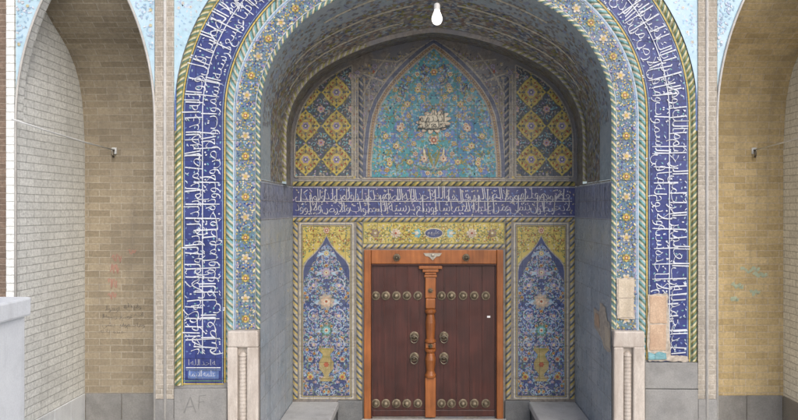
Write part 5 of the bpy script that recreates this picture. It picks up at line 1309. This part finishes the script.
# ------------------------------------------------------------------ side alcoves
YA = 1.44; XI, XO = 2.83, 4.23; XM = 3.53
def alcove(sgn, brickmat, label, dado_z):
    root = empty('brick_alcove', (sgn * XM, 0, 0), label, 'alcove')
    X = lambda x: sgn * x
    # half profile of the pointed front arch: two arcs of radius 2.9
    R = 2.9; zs = 3.6
    arc = []
    am = math.acos((R - .70) / R)
    for i in range(25):
        a = am * i / 24; arc.append((.70 - R + R * cos(a), zs + R * sin(a)))
    full = [(XM - x, z) for x, z in arc] + [(XM + x, z) for x, z in arc[-2::-1]]       # from the inner to the outer jamb
    # front above the arch, with its pale tile facing and soffit
    fp = Inlay(lambda u, v, h: (X(u), .012 - h, v))
    fp.mats.append('pale_turquoise')
    for x, z in full: fp.v += [fp.f(x, z, 0), fp.f(x, TOP, 0)]; fp.uv += [(x, z), (x, TOP)]
    for i in range(len(full) - 1): fp.faces.append((2 * i, 2 * i + 2, 2 * i + 3, 2 * i + 1)); fp.m.append(0)
    rnd = random.Random(17 + sgn)
    def ok(p):
        t = abs(p[0] - XM); z = p[1]
        return abs(p[0] - XM) < .68 and (z > zs and hypot(t + R - .70, z - zs) > R + .06)
    for p in poisson(rnd, XI + .02, XO - .02, 3.7, 6.0, .034, 9000, ok):
        a = rnd.uniform(0, 2 * pi); k = rnd.random()
        if k < .3: vine(fp, spiral(p, .05, a, .8, rnd.choice((-1, 1)), 8), 
            .010, 'pale_blue', 1, rnd, ['pale_blue', 'white_glaze', 'pale_lilac'], .03, 2)
        elif k < .85: fp.leaf(p, a, .035, .018, rnd.choice(['pale_blue', 'white_glaze', 'pale_lilac', 'pale_blue']), 3)
        else: fp.blob(p, .018, rnd.choice(['white_glaze', 'pale_yellow']), 4, 5, .3)
    fp.build('spandrel', root)
    so_rows = []; so_uv = []
    L = 0; prev = None
    edge = [(XI, 0.0), (XI, 1.2), (XI, 2.4), (XI, 3.3)] + full + [(XO, 3.3), (XO, 2.4), (XO, 1.2), (XO, 0.0)]
    for x, z in full:
        if prev: L += hypot(x - prev[0], z - prev[1])
        prev = (x, z)
        so_rows.append([(X(x), .010, z), (X(x), .14, z)]); so_uv.append([(.01, L), (.14, L)])
    h_ = len(so_rows) // 2 + 1
    grid_surface('arch_soffit', so_rows[:h_], brickmat, root, so_uv[:h_])
    grid_surface('arch_soffit', so_rows[h_ - 1:], 'white_brick', root, so_uv[h_ - 1:])
    # white edging round the arch
    am_ = MB()
    path = [(X(x), .004, z) for x, z in full]
    am_.tube([(X(XI - .0), .004, .5)] + path + [(X(XO + .0), .004, .5)], .013, 'white_moulding', 8)
    am_.build('arch_moulding', root, True)
    # side walls, dado and back wall
    prof = [(YA, 3.43), (1.425, 3.62), (1.405, 3.8), (1.37, 4.02), (1.30, 4.22), (1.20, 4.39), (1.04, 4.55), (.86, 4.67), (.70, 4.765), (.55, 4.87), (.40, 5.02), (.27, 5.2), (.14, 5.5)]
    for xs, nm in ((XO, 'white_brick'), (XI, brickmat)):
        sw = MB()
        x = X(xs)
        pl = [(.002, 0), (YA, 0)] + [(y, z) for y, z in prof] + [(.002, 5.5)]
        tri = tessellate_polygon([[Vector((a, b2, 0)) for a, b2 in pl]])
        v = [(x, a, b2) for a, b2 in pl]
        link_mesh('side_wall', v, [tuple(t) for t in tri], [nm], None, root, [(a + 3.3, b2) for a, b2 in pl])
    bwv = [(X(XI), YA, 0), (X(XO), YA, 0), (X(XO), YA, 3.43), (X(XI), YA, 3.43)]
    link_mesh('back_wall', bwv, [(0, 1, 2, 3)], [brickmat], None, root, [(v[0], v[2]) for v in bwv])
    rows = []; uvr = []; L = 3.43
    for i, (y, z) in enumerate(prof):
        if i: L += hypot(y - prof[i - 1][0], z - prof[i - 1][1])
        rows.append([(X(XI + (XO - XI) * j / 6), y, z) for j in range(7)]); uvr.append([(X(XI + (XO - XI) * j / 6), L) for j in range(7)])
    grid_surface('vault', rows, brickmat, root, uvr)
    dz = MB(); rnd = random.Random(23 + sgn)
    joints = [XI + .0, XI + .46, XI + .95, XO - .012]
    for a, b2 in zip(joints, joints[1:]):
        q0, q1 = X(a + .003), X(b2 - .003)
        dz.box(min(q0, q1), max(q0, q1), YA - .018, YA + .02, 0, dado_z, 'grey_stone', .005, .002, rnd)
    ys = [.0, .36, .72, 1.08, YA - .02]
    for a, b2 in zip(ys, ys[1:]):
        q0, q1 = X(XO - .016), X(XO + .02)
        dz.box(min(q0, q1), max(q0, q1), a + .003, b2 - .003, 0, dado_z, 'white_paint' if sgn < 0 else 'grey_stone', .004, .002, rnd)
    dz.build('stone_dado', root)
    return root

left = alcove(-1, 'tan_brick', 'pointed brick alcove with a whitewashed side wall and red and black scribbles', .48)
right = alcove(1, 'ochre_brick', 'pointed alcove of yellowish brick with a faded teal smear on its back wall', .455)

# wall beyond the alcoves
for sgn, root in ((-1, left), (1, right)):
    wl = MB()
    a, b2 = sgn * 4.325, sgn * 7.5
    wl.box(min(a, b2), max(a, b2), .02, .35, 0, TOP, 'brown_brick')
    wl.build('outer_wall', root)
    wl = MB(); a, b2 = sgn * 4.243, sgn * 4.323
    wl.box(min(a, b2), max(a, b2), .0, .35, 0, TOP, 'white_brick')  # bright light on this narrow strip is put into its white brick colour
    wl.build('arch_pier', root)

# scribbles
def scribble(il, rnd, x0, x1, z, h, w, mat, n):
    u = x0
    P = []
    for i in range(n):
        u = x0 + (x1 - x0) * i / n
        P.append((u + rnd.uniform(-.012, .012), z + h * (.5 * sin(i * 1.7 + rnd.uniform(-.5, .5)) + rnd.uniform(-.25, .25))))
    Q = []
    for i in range(len(P) - 1):
        for t in (0, .33, .66): Q.append((P[i][0] + (P[i + 1][0] - P[i][0]) * t, P[i][1] + (P[i + 1][1] - P[i][1]) * (t * t * (3 - 2 * t))))
    il.stroke(Q, w, mat, 1)
def on_back(): return Inlay(lambda u, v, h: (u, YA - .002 - h, v))
rnd = random.Random(15)
for z, a, b2, em, k in ((1.50, -3.98, -3.52, .085, 10), (1.40, -4.02, -3.47, .075, 44), (1.30, -4.02, -3.56, .08, 77), (1.21, -4.05, -3.70, .07, 120)):
    u = a
    while u < b2 - .06:
        ww = rnd.uniform(.10, .2)
        gf = on_back(); write_line(gf, [q for q in VERSES[0][k:k + 9] if q != 32], u, u + ww, z + rnd.uniform(-.02, .02), em, 'ink_black', 1, 1.0, .8, None, .05, rnd)
        k += 9
        if gf.faces: gf.build('black_scribble', left)
        u += ww + rnd.uniform(.0, .03)
for z, a, b2, h in ((2.12, -3.90, -3.76, .06), (1.98, -3.92, -3.80, .07), (1.82, -3.95, -3.83, .09), (1.66, -3.95, -3.84, .07), (2.2, -3.70, -3.60, .05)):
    gf = on_back(); scribble(gf, rnd, a, b2, z, h * 1.4, [.006 + .016 * rnd.random() for q in range(24)], 'ink_red', 9); gf.build('red_scribble', left)
for z, a, b2, h in ((1.98, 3.72, 3.98, .05), (1.92, 3.86, 4.05, .04), (1.78, 3.62, 3.76, .05), (1.70, 3.82, 3.96, .06), (1.62, 3.60, 3.70, .03)):
    gf = on_back(); scribble(gf, rnd, a, b2, z, h * 1.3, [.01 + .035 * rnd.random() for q in range(24)], 'ink_teal', 9); gf.build('teal_scribble', right)

# ------------------------------------------------------------------ tie rods across the alcoves
for sgn in (-1, 1):
    t = empty('tie_rod', (sgn * 3.87, YA, 3.42), 'thin pale iron rod fixed across the %s' % ('alcove with the whitewashed wall and black scribbles' if sgn < 0 else 'yellowish brick alcove with the teal smear'), 'rod', 'iron rods across the alcoves')
    r_ = MB(); a = Vector((sgn * 3.87, YA - .02, 3.425)); b2 = Vector((sgn * 4.20, -.10, 3.60))
    r_.tube([a, a.lerp(b2, .33) + Vector((0, 0, -.012)), a.lerp(b2, .66) + Vector((0, 0, -.012)), b2], .009, 'rod_paint', 8)
    r_.build('rod', t, True)
    k = MB(); k.box(sgn * 3.87 - .03, sgn * 3.87 + .03, YA - .022, YA + .01, 3.375, 3.455, 'rod_paint', .006)
    k.tube([(sgn * 3.87, YA - .02, 3.425), (sgn * 3.865, YA - .06, 3.40), (sgn * 3.862, YA - .07, 3.36), (sgn * 3.862, YA - .05, 3.335)], .012, 'iron_ring', 8)
    k.build('wall_hook', t)

# ------------------------------------------------------------------ stone benches inside the recess
for sgn in (-1, 1):
    t = empty('stone_bench', (sgn * 1.47, .9, 0), 'grey stone bench along the %s wall of the recess, %s of the wooden door' % (('left', 'left') if sgn < 0 else ('right', 'right')), 'bench', 'stone benches flanking the door')
    a, b2 = sgn * 1.185, sgn * 1.762
    k = MB(); k.box(min(a, b2), max(a, b2), .12, YB - .024, .225, .3125, 'bench_stone', .012); k.build('seat_slab', t)
    a = sgn * 1.21
    k = MB(); k.box(min(a, b2), max(a, b2), .15, YB - .03, 0, .2245, 'dark_stone', .008); k.build('base', t)

# ------------------------------------------------------------------ the wooden door
door = empty('wooden_door', (0, YB, 0), 'double door of dark brown wood with brass studs in an orange wood frame', 'door')
YD = YB - .028
fm = MB()
fm.box(-.868, -.782, YD - .03, YB + .05, .10, 2.205, 'orange_wood', .008)
fm.box(.782, .862, YD - .03, YB + .05, .10, 2.205, 'orange_wood', .008)
fm.box(-.779, .779, YD - .027, YB + .05, 2.03, 2.203, 'orange_wood', .008)
fm.box(-.779, .779, YD - .012, YB + .05, 2.008, 2.029, 'dark_wood', .004)
fm.box(-.779, -.768, YD - .012, YB + .05, .10, 2.006, 'dark_wood', .003)
fm.box(.768, .779, YD - .012, YB + .05, .10, 2.006, 'dark_wood', .003)
dfr = fm.build('door_frame', door)
def dome(c, r, mats=('brass',), ring=True):
    k = MB()
    k.lathe(c, [(r, 0), (r, .008), (r * .86, .014), (r * .72, .014), (r * .62, .028), (r * .42, .045), (r * .2, .053), (0.0005, .056)], 'brass', '-y', 18)
    return k
for x in (-.46, .40):
    k = dome((x, YD - .03, 2.112), .045)
    k.tube([(x + .028 * cos(a), YD - .088, 2.10 + .028 * sin(a)) for a in [2 * pi * i / 14 for i in range(14)]], .006, 'iron_ring', 6, True)
    k.build('beam_knob', dfr)
k = MB()
pl = [(-.13, 2.165), (.10, 2.165), (.075, 2.13), (.03, 2.12), (-.015, 2.075), (-.06, 2.12), (-.105, 2.13)]
bm = bmesh.new(); vs = [bm.verts.new((x, YD - .0275, z)) for x, z in pl]; f = bm.faces.new(vs)
ex = bmesh.ops.extrude_face_region(bm, geom=[f]); bmesh.ops.translate(bm, verts=[v for v in ex['geom'] if isinstance(v, bmesh.types.BMVert)], vec=(0, -.009, 0)); bmesh.ops.recalc_face_normals(bm, faces=bm.faces)
k.bm(bm, 'silver_plate'); k.lathe((-.015, YD - .036, 2.14), [(.022, 0), (.018, .012), (.0005, .018)], 'silver_plate', '-y', 12)
k.build('beam_plate', dfr)
YL = YB - .005
lxs = ((-.766, -.040), (-.040, .766))
studx = ((-.725, -.60, -.468, -.338, -.20), (.095, .22, .365, .505, .648))
for side in (0, 1):
    x0, x1 = lxs[side]
    lf = MB(); rnd = random.Random(70 + side)
    n = 5
    for i in range(n):
        a = x0 + (x1 - x0) * i / n; b2 = x0 + (x1 - x0) * (i + 1) / n
        lf.box(a + .0006, b2 - .0006, YL, YB + .045, .205, 2.006, 'dark_wood', .003)
    lf.box(x0 + .001, x1 - .001, YL - .012, YB + .045, .125, .203, 'dark_wood', .006)
    leaf_o = lf.build('door_leaf', door)
    proto = None
    for z in (1.63, .285):
        for x in studx[side]:
            if proto is None:
                sm_ = dome((x, YL - .001, z), .056)
                proto = sm_.build('stud', leaf_o); base = Vector((x, 0, z))
            else:
                c = proto.copy(); col.objects.link(c); c.parent = leaf_o
                c.location = Vector((x, 0, z)) - base
    kx = -.245 if side == 0 else .125
    for i, z in enumerate((1.125, .865)):
        k = dome((kx, YL - .001, z), .058)
        k.tube([(kx + .043 * cos(a), YL - .064 + .008 * sin(a), z - .03 + .043 * sin(a)) for a in [2 * pi * q / 18 for q in range(18)]], .009, 'iron_ring', 8, True)
        k.build('door_knocker', leaf_o)
k = MB(); k.box(.665, .705, YL - .004, YL, 1.355, 1.378, 'sticker_white', 0); k.build('sticker', door)
# turned middle post with its capital
pc = -.042
ps = MB()
ps.box(pc - .066, pc + .066, YL - .052, YL - .001, .12, .62, 'orange_wood', .010)
ps.lathe((pc, YL - .035, 0), [(.04, .62), (.066, .625), (.070, .65), (.058, .67), (.050, .70), (.060, .78), (.066, .84), (.052, .90), (.048, .92), (.068, .95), (.068, .975)], 'orange_wood', 'z', 16)
ps.box(pc - .064, pc + .064, YL - .054, YL - .001, .977, 1.05, 'orange_wood', .012)
ps.lathe((pc, YL - .035, 0), [(.05, 1.05), (.068, 1.06), (.068, 1.08), (.050, 1.10), (.056, 1.2), (.062, 1.30), (.050, 1.38), (.046, 1.40), (.068, 1.43), (.068, 1.45), (.05, 1.47)], 'orange_wood', 'z', 16)
ps.box(pc - .060, pc + .060, YL - .054, YL - .001, 1.472, 1.60, 'orange_wood', .012)
ps.box(pc - .066, pc + .066, YL - .05, YL - .001, 1.603, 1.86, 'orange_wood', .010)
ps.box(pc - .078, pc + .078, YL - .058, YL - .001, 1.863, 1.893, 'orange_wood', .006)
ps.box(pc - .070, pc + .070, YL - .052, YL - .001, 1.896, 1.925, 'orange_wood', .006)
ps.box(pc - .100, pc + .100, YL - .064, YL - .001, 1.928, 1.965, 'orange_wood', .008)
ps.box(pc - .145, pc + .145, YL - .072, YL - .001, 1.968, 2.006, 'orange_wood', .008)
po = ps.build('middle_post', door)
k = dome((pc, YL - .05, 1.70), .030); k.build('post_stud', po)
k = dome((pc, YL - .054, 1.012), .028); k.build('post_stud', po)
k = MB(); k.box(-.90, .90, YB - .32, YB - .034, 0, .105, 'white_moulding', .012); k.build('threshold', door)

# ------------------------------------------------------------------ lamp hanging in the arch
bx, by = .013, .15
lamp = empty('hanging_bulb', (bx, by, 4.60), 'large white light bulb hanging on a cord from the top of the arch', 'light bulb')
k = MB(); k.lathe((bx, by, 4.600), [(.0005, 0), (.022, .003), (.040, .015), (.052, .038), (.056, .062), (.053, .085), (.043, .112), (.033, .135), (.029, .15), (.029, .158)], 'bulb_glass', 'z', 24)
k.build('bulb', lamp, True)
k = MB(); k.lathe((bx, by, 4.757), [(.029, 0), (.032, .003), (.032, .05), (.022, .064), (.008, .07)], 'lamp_socket', 'z', 20); k.build('socket', lamp)
k = MB(); k.tube([(bx, by, 4.82), (bx + .002, by, 4.95), (bx, by, 5.12)], .006, 'cord', 8); k.build('cord', lamp)

# ------------------------------------------------------------------ white stair parapet in the near left corner
pw = empty('parapet_wall', (-3.4, -5, 0), 'white painted parapet wall with a thick coping, in front of the whitewashed alcove', 'wall')
k = MB(); rnd = random.Random(33)
k.box(-3.52, -3.24, -11, -1.56, 0, 1.868, 'white_paint', .012); k.build('wall', pw)
k = MB(); k.box(-3.56, -3.205, -11, -1.53, 1.87, 2.016, 'white_paint', .018, .003, rnd); k.build('coping', pw)
